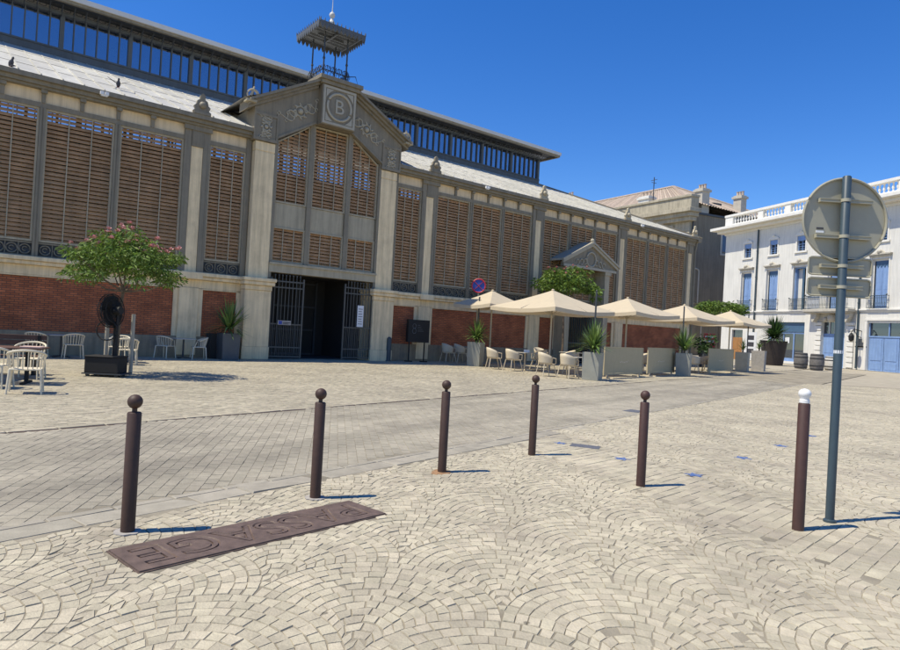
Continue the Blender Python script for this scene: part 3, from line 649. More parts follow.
for (ax, ay) in ((1,0),(-1,0),(0,1),(0,-1)):   # scalloped valance
    px, py = -ay, ax; n = 11
    for k in range(n):
        t0 = -h+2*h*k/n; t1 = t0+2*h/n; tm = (t0+t1)/2; q = lambda t, z, o=0.: (bx+ax*(h+.02+o)+px*t, by+ay*(h+.02+o)+py*t, z)
        prof = [(t0, zc+.14), (t1, zc+.14), (t1, zc+.03), ((t1+tm)/2+.012, zc-.09), (tm, zc-.19), ((t0+tm)/2-.012, zc-.09), (t0, zc+.03)]
        mb.add([q(t, z) for t, z in prof]+[q(t, z, .03) for t, z in prof], [tuple(range(7)), tuple(range(13, 6, -1))]+[(i, (i+1) % 7, 7+(i+1) % 7, 7+i) for i in range(7)])
for (ax, ay) in ((1,0),(-1,0),(0,1),(0,-1)):
    px, py = -ay, ax
    for k in range(12): t = -h+2*h*k/11; mb.tube([(bx+ax*(h+.03)+px*t, by+ay*(h+.03)+py*t, zc+.13), (bx+ax*(h+.05)+px*t, by+ay*(h+.05)+py*t, zc+.27)], [.035, .008], 5)
mb.build('belvedere_canopy', 'slate', bel, fixn=True)
mb = MB(); mb.lathe([(.17,0),(.13,.12),(.1,.2),(.14,.3),(.08,.42),(.05,.5),(.11,.56),(.13,.64),(.1,.72),(.03,.78),(.02,.9),(.012,1.35)], (bx, by, zc+.42), 14); mb.build('belvedere_finial', 'zinc_top', bel, smooth=True)

# smaller gabled porch farther along
cx = 30.1; PY = -.75
mb = MB(); 
for x in (28.25, 31.75): MB().box(x-.22, x+.22, PY, .3, .5, 5.4).box(x-.3, x+.3, PY-.06, .3, 5.4, 5.6).box(x-.32, x+.32, PY-.08, .3, 0, .5).build('porch_pillar', 'iron_light', hall, bevel=.012)
mb = MB(); mb.prism([(27.7,5.6),(32.5,5.6),(32.5,5.85),(cx,7.0),(27.7,5.85)], PY, PY+.2); pg = mb.build('porch_gable', 'iron', hall)
mb = MB()
for sx in (-1, 1):
    rake((cx+sx*2.5,5.78),(cx,6.98),0,.16,PY-.12,PY-.001); rake((cx+sx*2.6,5.9),(cx,7.14),.0,.12,PY-.2,.3)
mb.box(27.7, 32.5, PY-.08, PY-.001, 5.6, 5.74); mb.sphere((cx, PY-.05, 7.32), .13, 10, 6); mb.box(cx-.12, cx+.12, PY-.18, PY+.05, 7.08, 7.22)
mb.tube([(cx+.42*math.cos(a), PY-.03, 6.2+.42*math.sin(a)) for a in np.linspace(0, 6.29, 20)], .05, 5)
for s in (-1, 1):
    for k in range(3): mb.tube([(cx+s*(.5+.35*k+.14*math.cos(a)), PY-.03, 6.05-.06*k+.16*math.sin(a)) for a in np.linspace(0, 5.2, 10)], .035, 5)
mb.build('porch_relief', 'relief', hall, fixn=False)
mb = MB(); mb.quad((27.5,PY-.2,5.95),(cx,PY-.2,7.2),(cx,.3,7.2),(27.5,.3,5.95)); mb.quad((32.7,PY-.2,5.95),(cx,PY-.2,7.2),(cx,.3,7.2),(32.7,.3,5.95)); mb.build('porch_roof', 'zinc_top', hall, fixn=False)
mb = MB(); mb.box(28.2, 32.1, .3, .5, 3.3, 3.76); mb.build('porch_lintel', 'iron', hall)
mb = MB()
for k in range(17): mb.tube([(28.5+3*k/16, -.1, 0.05), (28.5+3*k/16, -.1, 3.2)], .018, 5)
for z in (.1, 1.2, 3.1): mb.box(28.47, 31.53, -.13, -.07, z, z+.06)
mb.build('porch_gate', 'iron_dark', hall, fixn=False)
# small floodlights on the gutter, rain pipe at the far corner
for x in (4.2, 21.9, 35.4):
    mb = MB(); mb.box(x-.1, x+.1, -.52, -.43, 8.93, 8.99); mb.box(x-.13, x-.02, -.55, -.44, 8.97, 9.08); mb.box(x+.02, x+.13, -.55, -.44, 8.97, 9.08); mb.build('floodlight', 'white', hall)
mb = MB(); mb.tube([(42.5, -.2, 8.9), (42.45, -.1, 8.2), (42.45, -.1, 0)], .07, 8); mb.build('rain_pipe', 'iron', hall)

# ------------------------------------------------------------------ white town house on the right
wh = thing('town_house', 'tall white rendered house with blue shutters, wrought iron balconies and a balustrade on its roof', 'house', (51.3, 14.37, 0), R(-74.35))
WX0, WX1 = -66.9, -37.5
WC = [-63.0, -59.0, -55.15, -50.75, -45.9, -41.6]          # window axes
ops = [(-65.0, -63.2, 0, 3.5), (-59.2, -54.2, .25, 4.42), (-52.0, -49.35, 0, 4.44), (-46.9, -40.9, 0, 4.4)]
ops += [(c-.85, c+.85, 5.72, 10.25) for c in WC] + [(c-.56, c+.56, 11.95, 13.55) for c in WC]
def holed_wall(mb, x0, x1, z0, z1, ops, y=0., depth=.35, m=0):
    xs = sorted({x0, x1, *[o[0] for o in ops], *[o[1] for o in ops]}); zs = sorted({z0, z1, *[o[2] for o in ops], *[o[3] for o in ops]})
    for i in range(len(xs)-1):
        for j in range(len(zs)-1):
            xc, zc = (xs[i]+xs[i+1])/2, (zs[j]+zs[j+1])/2
            if not any(o[0] < xc < o[1] and o[2] < zc < o[3] for o in ops):
                mb.quad((xs[i],y,zs[j]),(xs[i+1],y,zs[j]),(xs[i+1],y,zs[j+1]),(xs[i],y,zs[j+1]), m)
    for a, b, c, d in ops:
        y2 = y+depth
        mb.quad((a,y,c),(a,y2,c),(a,y2,d),(a,y,d), m); mb.quad((b,y,d),(b,y2,d),(b,y2,c),(b,y,c), m)
        mb.quad((a,y,d),(a,y2,d),(b,y2,d),(b,y,d), m); mb.quad((a,y,c),(b,y,c),(b,y2,c),(a,y2,c), m)
mb = MB(); holed_wall(mb, WX0, WX1, 0, 15.3, ops)
mb.quad((WX0,0,0),(WX0,0,15.3),(WX0,14,15.3),(WX0,14,0)); mb.quad((WX1,0,0),(WX1,0,15.3),(WX1,14,15.3),(WX1,14,0)); mb.quad((WX0,14,0),(WX1,14,0),(WX1,14,15.3),(WX0,14,15.3)); mb.quad((WX0,0,15.3),(WX1,0,15.3),(WX1,14,15.3),(WX0,14,15.3))
mb.build('wall', 'whitewall', wh, fixn=False)
MB().box(WX0+.05, WX1-.05, 1.4, 13.9, .05, 15.2).build('room_back', 'inside', wh)
mb = MB(); mb.box(WX0, WX1, -.05, -.001, 0, .35)
mb = MB()
mb.box(WX0-.1, WX1, -.1, .0-.001, 5.42, 5.54); mb.box(WX0-.14, WX1, -.18, -.001, 5.543, 5.68); mb.build('string_course', 'whitetrim', wh, bevel=.015)
mb = MB()
mb.box(WX0-.15, WX1, -.12, .0-.001, 14.95, 15.2); mb.prism([(WX0-.7,15.2),(WX1,15.2),(WX1,15.5),(WX0-.7,15.5)], -.8, .6); mb.box(WX0-1.2, WX1, -1.45, .6, 15.503, 15.83)
mb.build('cornice', 'whitetrim', wh, bevel=.03)
mb = MB(); mb.box(WX0, WX1, -.25, .25, 15.833, 16.25); mb.box(WX0-.05, WX1, -.32, .3, 17.15, 17.42)
px_ = [WX0+.4]+[c+d for c in WC for d in (-1.65,)]+[]
piers = [(-66.9,-65.6)]+[(c+1.55-.0, c+2.35) for c in WC[:-1]]
for a, b in piers: mb.box(a, b, -.24, .24, 16.25, 17.15)
bal = mb.build('roof_balustrade', 'whitetrim', wh, bevel=.015)
for i in range(len(piers)):
    a = piers[i][1]; b = piers[i+1][0] if i+1 < len(piers) else WX1
    mb = MB(); n = int((b-a)/.42)
    for k in range(n): mb.lathe([(.09,0),(.09,.08),(.05,.14),(.125,.34),(.1,.48),(.05,.68),(.09,.8),(.09,.9)], (a+(b-a)*(k+.5)/n, 0, 16.25), 8)
    mb.build('baluster_row', 'whitetrim', bal, smooth=True, fixn=False)
def shutters(c, closed=True):
    fr = MB(); fr.box(c-.85, c-.77, .2, .3, 5.72, 10.25); fr.box(c+.77, c+.85, .2, .3, 5.72, 10.25); fr.box(c-.77, c+.77, .2, .3, 10.1, 10.25)
    w = fr.build('window_frame', 'whitetrim' if closed else 'blue', wh)
    if closed:
        mb = MB()
        mb.box(c-.62, c+.05, .24, .28, 5.75, 10.08); mb.box(c+.07, c+.76, .24, .28, 5.75, 10.08)
        for x0 in (c-.62, c+.09):
            for z0, z1 in ((5.85, 7.3), (7.45, 9.2)): mb.box(x0+.09, x0+.58, .225, .239, z0, z1)
        mb.build('shutter', 'blue', w); mb = MB(); mb.box(c-.6, c+.74, .20, .222, 9.75, 10.05)
        for k in range(4): mb.prism([(c-.6+.335*k, 9.75), (c-.6+.335*(k+1), 9.75), (c-.6+.335*(k+.5), 9.45)], .2, .222)
        mb.build('valance', 'blue_dark', w)
        MB().box(c-.77, c-.63, .5, .52, 5.72, 10.1).build('pane', 'wglass', w)
    else:
        mb = MB(); mb.box(c-.7, c-.1, .55, .6, 5.75, 10.1); mb.build('curtain', 'whitewall', w)
        MB().box(c+.02, c+.3, .33, .36, 5.75, 10.1).build('pane', 'wglass', w)
        MB().box(c-.76, c-.70, .24, .9, 5.75, 10.1).build('shutter', 'blue', w)
    mb = MB(); mb.box(c-1.15, c+1.15, -.3, -.001, 10.62, 10.75); mb.box(c-1.05, c+1.05, -.2, -.001, 10.5, 10.617); mb.build('hood', 'cream_trim', wh, bevel=.01)
    mb = MB(); mb.sphere((c, -.2, 10.9), .22, 10, 6); mb.prism([(c-.5,10.755),(c+.5,10.755),(c+.2,11.0),(c-.2,11.0)], -.2, -.002); mb.build('hood_crest', 'cream_trim', wh, fixn=False)
    mb = MB(); mb.box(c-.97, c-.853, -.06, -.001, 5.7, 10.49); mb.box(c+.853, c+.97, -.06, -.001, 5.7, 10.49); mb.build('surround', 'whitetrim', wh)
def rail(x0, x1, y, z0, z1, name='balcony_rail'):
    mb = MB(); mb.box(x0, x1, y-.025, y+.025, z1-.05, z1); mb.box(x0, x1, y-.02, y+.02, z0, z0+.05); mb.box(x0, x1, y-.015, y+.015, z1-.25, z1-.22)
    n = int((x1-x0)/.14)
    for k in range(n+1): x = x0+(x1-x0)*k/n; mb.box(x-.013, x+.013, y-.012, y+.012, z0, z1)
    for k in range(0, n, 2): x = x0+(x1-x0)*(k+1)/n; mb.tube([(x+.07*math.cos(a), y, z0+.4+.12*math.sin(a)) for a in np.linspace(0, 6.29, 9)], .012, 4)
    for x in (x0, x1): mb.bar((x, y, z1-.03), (x, 0, z1-.03), .04, .04); mb.bar((x, y, z0+.03), (x, 0, z0+.03), .04, .04); mb.sphere((x, y, z1+.06), .07, 8, 5)
    return mb.build(name, 'pole', wh, fixn=False)
for i, c in enumerate(WC):
    shutters(c, i not in (2,))
    if i != 3: rail(c-1.0, c+1.0, -.3, 5.75, 6.9)
    fr = MB(); fr.box(c-.56, c-.49, .15, .25, 11.95, 13.55); fr.box(c+.49, c+.56, .15, .25, 11.95, 13.55); fr.box(c-.49, c+.49, .15, .25, 13.42, 13.55); fr.box(c-.03, c+.03, .16, .24, 11.95, 13.42)
    for z in (12.15, 12.4, 12.65): fr.box(c-.49, c+.49, .09, .11, z, z+.03)
    w = fr.build('small_window', 'blue', wh); MB().box(c-.49, c+.49, .28, .3, 11.95, 13.42).build('pane', 'wglass', w)
    mb = MB(); mb.box(c-.62, c+.62, .02, .14, 13.2, 13.56); mb.prism([(c-.6,13.2),(c+.6,13.2),(c+.4,13.05),(c,12.98),(c-.4,13.05)], .02, .14); mb.build('roller_valance', 'blue', w)
    mb = MB(); mb.box(c-.72, c-.563, -.06, -.001, 11.8, 13.6); mb.box(c+.563, c+.72, -.06, -.001, 11.8, 13.6); mb.box(c-.85, c+.85, -.14, -.001, 11.75, 11.93)
    mb.prism([(c-.8,13.58),(c+.8,13.58),(c+.62,13.82),(c,14.0),(c-.62,13.82)], -.12, -.001); mb.sphere((c, -.12, 13.98), .16, 8, 5); mb.build('small_surround', 'whitetrim', wh, fixn=False)
# ground floor: shop front, entrance door, garage, side door
mb = MB(); mb.box(-59.2,-54.2,.3,.36,.25,.6); mb.box(-59.2,-54.2,.28,.36,3.2,3.35); 
for x in (-59.2, -57.3, -55.9, -54.35): mb.box(x, x+.15, .27, .36, .6, 4.42)
sf = mb.build('shop_front', 'blue', wh)
mb = MB(); mb.box(-59.05,-57.31,.32,.34,.6,4.4); mb.box(-57.14,-55.91,.32,.34,.6,4.4); mb.box(-55.74,-54.36,.32,.34,.6,4.4); mb.build('pane', 'wglass', sf)
mb = MB(); mb.box(-59.0,-54.4,.2,.27,3.4,4.35); mb.build('fascia_board', 'blue_dark', sf)
mb = MB(); mb.box(-59.4,-54.1,-.05,.3,0,.249); mb.build('sill', 'whitetrim', sf)
mb = MB(); mb.box(-57.0,-56.4,.26,.3,2.2,2.8); mb.build('notice', 'paper', sf)
mb = MB(); mb.box(-52.0,-50.69,.25,.31,0,3.1); mb.box(-50.67,-49.35,.25,.31,0,3.1); mb.box(-52,-49.35,.22,.31,3.103,3.3)
for x0 in (-51.85, -50.5):
    for z0, z1 in ((.3,1.2),(1.4,2.9)): mb.box(x0, x0+1.0, .225, .249, z0, z1)
dr = mb.build('entrance_door', 'blue', wh); MB().box(-52,-49.35,.28,.3,3.303,4.44).build('fanlight', 'wglass', dr); mb = MB()
for x in (-51.3,-50.7,-50.05): mb.box(x-.03,x+.03,.2,.26,3.3,4.44)
mb.build('fanlight_bar', 'white', dr)
for x in (-52.75, -49.0):                    # rusticated piers beside the door
    mb = MB()
    for k in range(8): mb.box(x, x+.75, -.14-(.04 if k % 2 else 0), -.001, .1+.5*k, .54+.5*k)
    mb.box(x-.05, x+.8, -.2, -.001, 4.12, 4.4); mb.build('rusticated_pier', 'whitetrim', wh, bevel=.03)
for x in (-52.6, -48.75): MB().prism([(x-.2,5.295),(x+.5,5.295),(x+.4,4.9),(x+.1,4.42),(x-.1,4.42)], -.7, -.21).build('console', 'cream_trim', wh, bevel=.03)
mb = MB(); mb.sphere((-50.7,-.25,4.85), .38, 12, 8, 0, 1.1); mb.sphere((-51.5,-.15,4.75), .22, 10, 6); mb.sphere((-49.9,-.15,4.75), .22, 10, 6); mb.box(-52.2,-49.2,-.12,-.001,4.5,4.7); mb.build('carved_keystone', 'cream_trim', wh, smooth=True, fixn=False)
mb = MB(); mb.box(-53.5,-48.1,-1.1,-.19,5.42,5.69); mb.box(-53.4,-48.2,-1.0,-.19,5.3,5.417); mb.build('balcony_slab', 'cream_trim', wh, bevel=.03)
rail(-53.3,-48.3,-1.0,5.72,7.05)
MB().box(-53.1,-51.6,-.93,-.9,5.75,6.95).build('balcony_screen', 'paper', wh)
gm = MB()
for k in range(4):
    x0 = -46.9+1.5*k; gm.box(x0+.02, x0+1.48, .25, .3, 0, 3.05)
    for z0, z1 in ((.15,.75),(.95,2.9)): gm.box(x0+.2, x0+1.3, .22, .249, z0, z1)
gm.box(-46.9,-40.9,.2,.3,3.053,3.2); gd = gm.build('garage_door', 'blue', wh, bevel=.012)
MB().box(-46.9,-40.9,.28,.3,3.203,4.4).build('pane', 'wglass', gd); mb = MB()
for x in (-46.86,-44.9,-43.0,-41.0): mb.box(x-.05,x+.05,.2,.27,3.2,4.4)
mb.build('transom_bar', 'blue', gd)
mb = MB(); mb.box(-47.15,-46.92,-.08,-.001,0,4.6); mb.box(-40.88,-40.6,-.08,-.001,0,4.6); mb.box(-47.15,-40.6,-.1,-.001,4.603,4.8); mb.build('garage_surround', 'whitetrim', wh)
mb = MB(); mb.box(-65.0,-64.12,.2,.26,0,2.6); mb.box(-64.1,-63.2,.2,.26,0,2.6)
for x in (-64.85,-63.95):
    for z0, z1 in ((.2,1.0),(1.2,2.4)): mb.box(x,x+.6,.18,.199,z0,z1)
sd = mb.build('side_door', 'wood', wh, bevel=.01); MB().box(-65,-63.2,.22,.25,2.6,3.5).build('fanlight', 'wglass', sd)
for x in (-61.35, -47.85):
    mb = MB(); mb.tube([(x,-.12,15.0),(x,-.12,.1)], .09, 8); 
    for z in (2.5,6.2,9.5,12.5): mb.tube([(x,-.12,z),(x,-.12,z+.1)], .12, 8)
    mb.build('downpipe', 'pole', wh, fixn=False)
mb = MB(); mb.tube([(-47.5,0,3.6),(-47.5,-.9,3.75),(-47.5,-1.2,3.5)], .04, 6); mb.tube([(-47.5,0,3.0),(-47.5,-.5,3.1),(-47.5,-.9,3.7)], .03, 6); mb.lathe([(.08,0),(.2,.1),(.24,.5),(.1,.75),(.04,.85)], (-47.5,-1.2,2.6), 8); mb.box(-48.1,-46.9,-.06,-.001,2.1,2.2); mb.build('wall_lantern', 'black', wh, fixn=False)
mb = MB(); mb.box(-47.75,-47.25,-.2,-.181,2.2,2.9); mb.build('letter_plate', 'darkgrey', wh)

# ------------------------------------------------------------------ stone corner house between the market and the white house
CA = Vector((31.6, 86.8, 0)); CU = Vector((-.515, .857, 0)); CV = Vector((.914, .407, 0))
ch = thing('corner_house', 'old stone corner house with heavy cornice, grey rendered side wall and pink tiled roof', 'house', CA)
ch.scale = (1.4, 1.4, 1.36)
def cp(u, v, z): return CU*u+CV*v+Vector((0,0,z))
def cbox(mb, u0, u1, v0, v1, z0, z1, m=0):
    mb.add([cp(u,v,z) for z in (z0,z1) for u, v in ((u0,v0),(u1,v0),(u1,v1),(u0,v1))], [(0,3,2,1),(4,5,6,7),(0,1,5,4),(1,2,6,5),(2,3,7,6),(3,0,4,7)], m); return mb
cbox(MB(), 0, 24, .004, .3, 0, 14.3).build('stone_front', 'oldstone', ch)
cbox(MB(), .3, 24, .3, 16, 0, 14.0).build('house_core', 'render_grey', ch)
cbox(MB(), 0, .3, .3, 16, 0, 14.3).build('side_wall', 'render_grey', ch)
mb = MB()
for k in range(14): cbox(mb, -.06, .5+(.35 if k % 2 else 0), -.06, .003, .0+k*.95, .9+k*.95)
mb.build('quoin', 'oldstone', ch, bevel=.02)
mb = MB(); cbox(mb, -.5, 24, -.5, .3, 13.3, 13.7); cbox(mb, -.7, 24, -.75, .35, 13.703, 14.1); cbox(mb, -.95, 24, -1.05, .4, 14.103, 14.5); cbox(mb, -.6, 24, -.6, .4, 14.503, 15.6); cbox(mb, -.7, 24, -.72, .4, 15.603, 15.85); mb.build('cornice', 'oldstone', ch, bevel=.03)
for z0 in (10.6, 6.2):
    for u in (2.2, 5.8, 9.4, 13.0):
        w = cbox(MB(), u, u+1.2, -.05, .003, z0, z0+2.0).build('window', 'inside', ch); mb = MB()
        cbox(mb, u-.25, u-.003, -.12, .003, z0-.2, z0+2.2); cbox(mb, u+1.203, u+1.45, -.12, .003, z0-.2, z0+2.2); cbox(mb, u-.35, u+1.55, -.2, .003, z0+2.203, z0+2.45); mb.build('window_surround', 'oldstone', w)
mb = MB(); P0 = [cp(.1,.0,15.3), cp(.1,16.3,14.3), cp(24,16.3,14.3), cp(24,0,15.3)]; R0 = [cp(7.5,5.5,18.7), cp(20,5.5,18.7)]
mb2 = MB()
def tiled(a, b, c, d, n, rows_=14):          # slope a-b (eave) to d-c (ridge) in half-round tile rows
    for i in range(n):
        u0, u1 = i/n, (i+1)/n
        e0 = a.lerp(b, u0); e1 = a.lerp(b, u1); r0 = d.lerp(c, u0); r1 = d.lerp(c, u1); nn = (b-a).cross(d-a).normalized()
        if nn.z < 0: nn = -nn
        mb2.add([e0, e0.lerp(e1,.3)+nn*.09, e0.lerp(e1,.7)+nn*.09, e1, r0, r0.lerp(r1,.3)+nn*.09, r0.lerp(r1,.7)+nn*.09, r1], [(0,1,5,4),(1,2,6,5),(2,3,7,6)])
tiled(P0[0], P0[1], R0[0], R0[0], 46); tiled(P0[3], P0[0], R0[0], R0[1], 60); tiled(P0[1], P0[2], R0[1], R0[0], 60)
for a, b in ((P0[0],R0[0]),(P0[1],R0[0]),(R0[0],R0[1])): mb2.tube([a+Vector((0,0,.08)), b+Vector((0,0,.08))], .16, 6)
rf = mb2.build('roof', 'tile', ch, fixn=False)
def chimney(u, v, z0, z1, w=.7, d=1.1, m='whitewall'):
    mb = MB(); cbox(mb, u-d/2, u+d/2, v-w/2, v+w/2, z0, z1); cbox(mb, u-d/2-.12, u+d/2+.12, v-w/2-.12, v+w/2+.12, z1-.35, z1-.12); c_ = mb.build('chimney', m, rf)
    mb = MB()
    for k in range(3): q = cp(u-d/2+d*(k+.5)/3, v, z1); mb.lathe([(.14,0),(.11,.3),(.15,.45)], q, 8)
    mb.build('chimney_pot', 'tile', c_, fixn=False)
chimney(6.0, .4, 14.5, 16.7, .8, 1.4); chimney(.9, 2.4, 14.2, 17.0, .95, .9, 'cream_trim'); chimney(1.2, 7.9, 14.2, 17.1, .75, .9, 'cream_trim'); chimney(19.5, 1.5, 15, 19.0, .9, 1.4)
mb = MB(); cbox(mb, 4.9, 4.96, .2, .26, 15.5, 18.6); mb.tube([cp(4.93-.4,.23,18.3), cp(4.93+.4,.23,18.3)], .03, 5); mb.tube([cp(4.93,.23-.3,18.0), cp(4.93,.23+.3,18.0)], .03, 5); mb.build('aerial', 'darkgrey', rf, fixn=False)
mb = MB(); a = cp(2.2,5.3,16.35); cbox(mb, 1.8, 2.8, 5.0, 6.1, 15.6, 16.1); mb.build('skylight', 'darkgrey', rf)
mb = MB(); cbox(mb, -.12, -.001, 0, 16.2, 14.1, 14.3); mb.tube([cp(-.1,.35,14.1), cp(-.12,.25,11.0), cp(-.12,.3,0)], .07, 8); mb.build('drain_pipe', 'darkgrey', ch, fixn=False)
sw = cbox(MB(), -.03, -.002, 4.3, 5.6, 10.7, 13.2).build('side_window', 'blue_dark', ch); mb = MB(); cbox(mb, -.06, -.003, 4.1, 4.297, 10.5, 13.2); cbox(mb, -.06, -.003, 5.603, 5.75, 10.5, 13.2); cbox(mb, -.08, -.003, 4.1, 5.75, 10.3, 10.497); mb.build('window_frame', 'cream_trim', sw)
def arch_outline(v0, v1, z0, z1, name):
    mb = MB(); pts = [cp(-.03,v0,z0), cp(-.03,v0,z1)]+[cp(-.03,(v0+v1)/2-(v1-v0)/2*math.cos(a), z1+(v1-v0)*.28*math.sin(a)) for a in np.linspace(.3, math.pi-.3, 7)]+[cp(-.03,v1,z1), cp(-.03,v1,z0), cp(-.03,v0,z0)]
    mb.tube(pts, .08, 6); mb.add([p_ for p_ in pts[:-1]], [tuple(range(len(pts)-1))], 1); mb.build(name, ['cream_trim', 'render_grey'], ch, fixn=False)
arch_outline(.5, 1.45, 5.2, 8.4, 'blocked_window'); arch_outline(.5, 2.1, 0, 3.6, 'blocked_door')

# ------------------------------------------------------------------ bollards
def bollard(label, x, y, h, rust=False, collar=True, white=False, group='bollards along the road', m='rust'):
    t = thing('bollard', label, 'bollard', (x, y, 0), random.uniform(0, 6), group); rr = .049
    ball = .105; top = h-ball-.022
    MB().lathe([(rr,0),(rr,top-.008),(rr-.006,top)], n=28).build('post', m, t, smooth=True)
    if white: MB().lathe([(.03,top),(.042,top+.004),(.042,top+.03),(.036,top+.034),(.038,top+.05),(.047,top+.065),(.053,top+.083),(.049,top+.104),(.032,top+.122),(.005,top+.13)], n=24).build('cap', 'white', t, smooth=True)
    else:
        mb = MB(); mb.lathe([(.018,top),(.018,top+.03)], n=16); mb.sphere((0,0,top+.024+ball/2), ball/2, 24, 14); mb.build('ball', m, t, smooth=True)
    if collar:
        n = 30; pr = [((.093+rng.normal(0,.006))*math.cos(2*math.pi*k/n), (.093+rng.normal(0,.006))*math.sin(2*math.pi*k/n)) for k in range(n)]
        MB().prismz(pr, -.005, .008).build('collar', 'collar', t)
    if rust:
        n = 26; pr = [((.13+rng.normal(0,.02))*math.cos(2*math.pi*k/n), (.10+rng.normal(0,.02))*math.sin(2*math.pi*k/n)) for k in range(n)]
        MB().prismz(pr, -.005, .004).build('rust_ring', 'rusty', t)
    return t
bollard('brown ball-topped bollard at the lettered end of the iron plate, closest to the left edge', -2.26, 4.69, 1.0)
bollard('brown ball-topped bollard on a cement collar at the far end of the iron plate', -1.14, 5.87, 1.0)
bollard('brown ball-topped bollard with an orange rust ring around its foot', 0.0, 7.23, 1.03, rust=True, collar=False)
bollard('brown ball-topped bollard in front of the cafe terrace chairs, beside a flat dark cover', 1.18, 8.55, 1.06, collar=False)
bollard('reddish brown ball-topped bollard standing among blue floor stars on the straight paving band', 2.19, 7.08, 1.05, collar=False, m='rust_red')
bollard('thick reddish brown bollard with a white painted cap beside the sign pole', 3.18, 5.71, 1.25, collar=False, white=True, m='rust_red')

# ------------------------------------------------------------------ cast plate with cut letters
ang = math.atan2(PL_D[1], PL_D[0])
plate = bpy.data.meshes.new('p'); pb = MB().box(-PL_L, PL_L, -PL_W, PL_W, -.03, .011).build('iron_plate', 'cast', None)
def letters(offset, mt, z):
    m_ = text_mesh('PASSAGE', .40, .03, offset); m_.materials.append(MT[mt])
    for v in m_.vertices: v.co.x *= KX; v.co.y = (v.co.y-CY)*KY; v.co.z += z
    m_.transform(Matrix.Rotation(math.pi, 4, 'Z')); return m_
t0 = text_mesh('PASSAGE', .40, .03); xs = [v.co.x for v in t0.vertices]; ys = [v.co.y for v in t0.vertices]
KX = 1.84/(max(xs)-min(xs)); KY = .315/(max(ys)-min(ys)); CY = (max(ys)+min(ys))/2
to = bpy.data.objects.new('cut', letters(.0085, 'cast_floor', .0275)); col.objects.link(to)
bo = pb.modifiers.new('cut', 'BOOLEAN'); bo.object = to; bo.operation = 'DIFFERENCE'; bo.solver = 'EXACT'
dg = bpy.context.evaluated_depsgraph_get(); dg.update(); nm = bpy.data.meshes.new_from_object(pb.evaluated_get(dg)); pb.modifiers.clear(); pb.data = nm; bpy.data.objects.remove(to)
lm = letters(-.006, 'cast', -.0205); lo = bpy.data.objects.new('letters', lm); col.objects.link(lo); lo.parent = pb
pb.location = (PL_C[0], PL_C[1], .001); pb.rotation_euler = (0, 0, ang)
tag(pb, 'rusty brown iron plate with large cut letters PASSAGE let into the paving', 'plate')
mb = MB()
for a, b in (((-PL_L-.012,-PL_W-.012),(PL_L+.012,-PL_W-.001)),((-PL_L-.012,PL_W+.001),(PL_L+.012,PL_W+.012)),((-PL_L-.012,-PL_W),(-PL_L-.001,PL_W)),((PL_L+.001,-PL_W),(PL_L+.012,PL_W))): mb.box(a[0],b[0],a[1],b[1],-.02,.002)
mb.build('plate_frame', 'cast', pb)

# ------------------------------------------------------------------ blue stars and flat dark patches on the ground
def star(label, x, y, r, rz):
    r *= .86
    pr = [((r if k % 2 == 0 else r*.5)*math.cos(k*math.pi/5+rz), (r if k % 2 == 0 else r*.5)*math.sin(k*math.pi/5+rz)) for k in range(10)]
    o = MB().prismz(pr, -.004, .0045).build('floor_star', 'starblue', None); o.location = (x, y, 0); tag(o, label, 'sticker', 'blue stars stuck on the paving')
star('faded blue star sticker touching the flat dark cover', 1.74, 9.6, .12, .3)
star('blue star sticker on the paving just left of the reddish bollard', 2.4, 8.62, .14, 1.0)
star('bright blue star sticker on the paving just right of the reddish bollard', 3.07, 7.83, .14, .2)
star('blue star sticker midway between the reddish bollard and the white capped one', 4.29, 9.21, .15, .6)
star('small blue star sticker left of the white capped bollard shaft', 5.52, 10.54, .15, 1.2)
star('small blue star sticker between the white capped bollard and the sign pole', 6.82, 11.97, .14, .1)
def patch(label, x, y, w, d, rz):  # thin dark box lying flush with the paving
    o = MB().box(-w/2, w/2, -d/2, d/2, -.01, .004).build('ground_patch', 'patch', None); o.location = (x, y, 0); o.rotation_euler = (0, 0, rz); tag(o, label, 'drain cover')
patch('flat dark cover next to a blue star', 2.08, 9.45, .42, .26, -.35)
patch('flat dark cover in the roadway beyond the reddish bollard', 4.25, 14.5, .5, .35, .9)

# ------------------------------------------------------------------ road sign seen from behind
sp = thing('road_sign', 'round road sign and two small plates seen from behind on a blue-grey pole', 'road sign', (3.65, 6.03, 0))
MB().lathe([(.0385,0),(.0385,3.24),(.03,3.25)], n=24).build('pole', 'pole', sp, smooth=True)
MB().lathe([(.055,0),(.055,.02),(.04,.03)], n=20).build('pole_foot', 'pole', sp, smooth=True)
mb = MB(); mb.tube([(0.03,.062,2.845),(0.03,.068,2.845)], .395, 48); 
vs = []; ri = .395
mb.tube([(.03+ri*math.cos(a), .05, 2.845+ri*math.sin(a)) for a in np.linspace(0, 2*math.pi, 61)], .012, 6, 0, False)
dk = mb.build('round_plate', 'signback', sp, fixn=True)
def bracket(z, x0, x1, par):
    mb = MB(); mb.box(x0, x1, .020, .058, z-.018, z+.018); mb.box(x0, x1, .012, .0195, z+.010, z+.018); mb.box(x0, x1, .012, .0195, z-.018, z-.010); mb.lathe([(.043,-.015),(.043,.015)], (0,0,z), 20); mb.build('bracket', 'signback', par)
bracket(3.02, -.23, .27, dk); bracket(2.68, -.25, .27, dk)
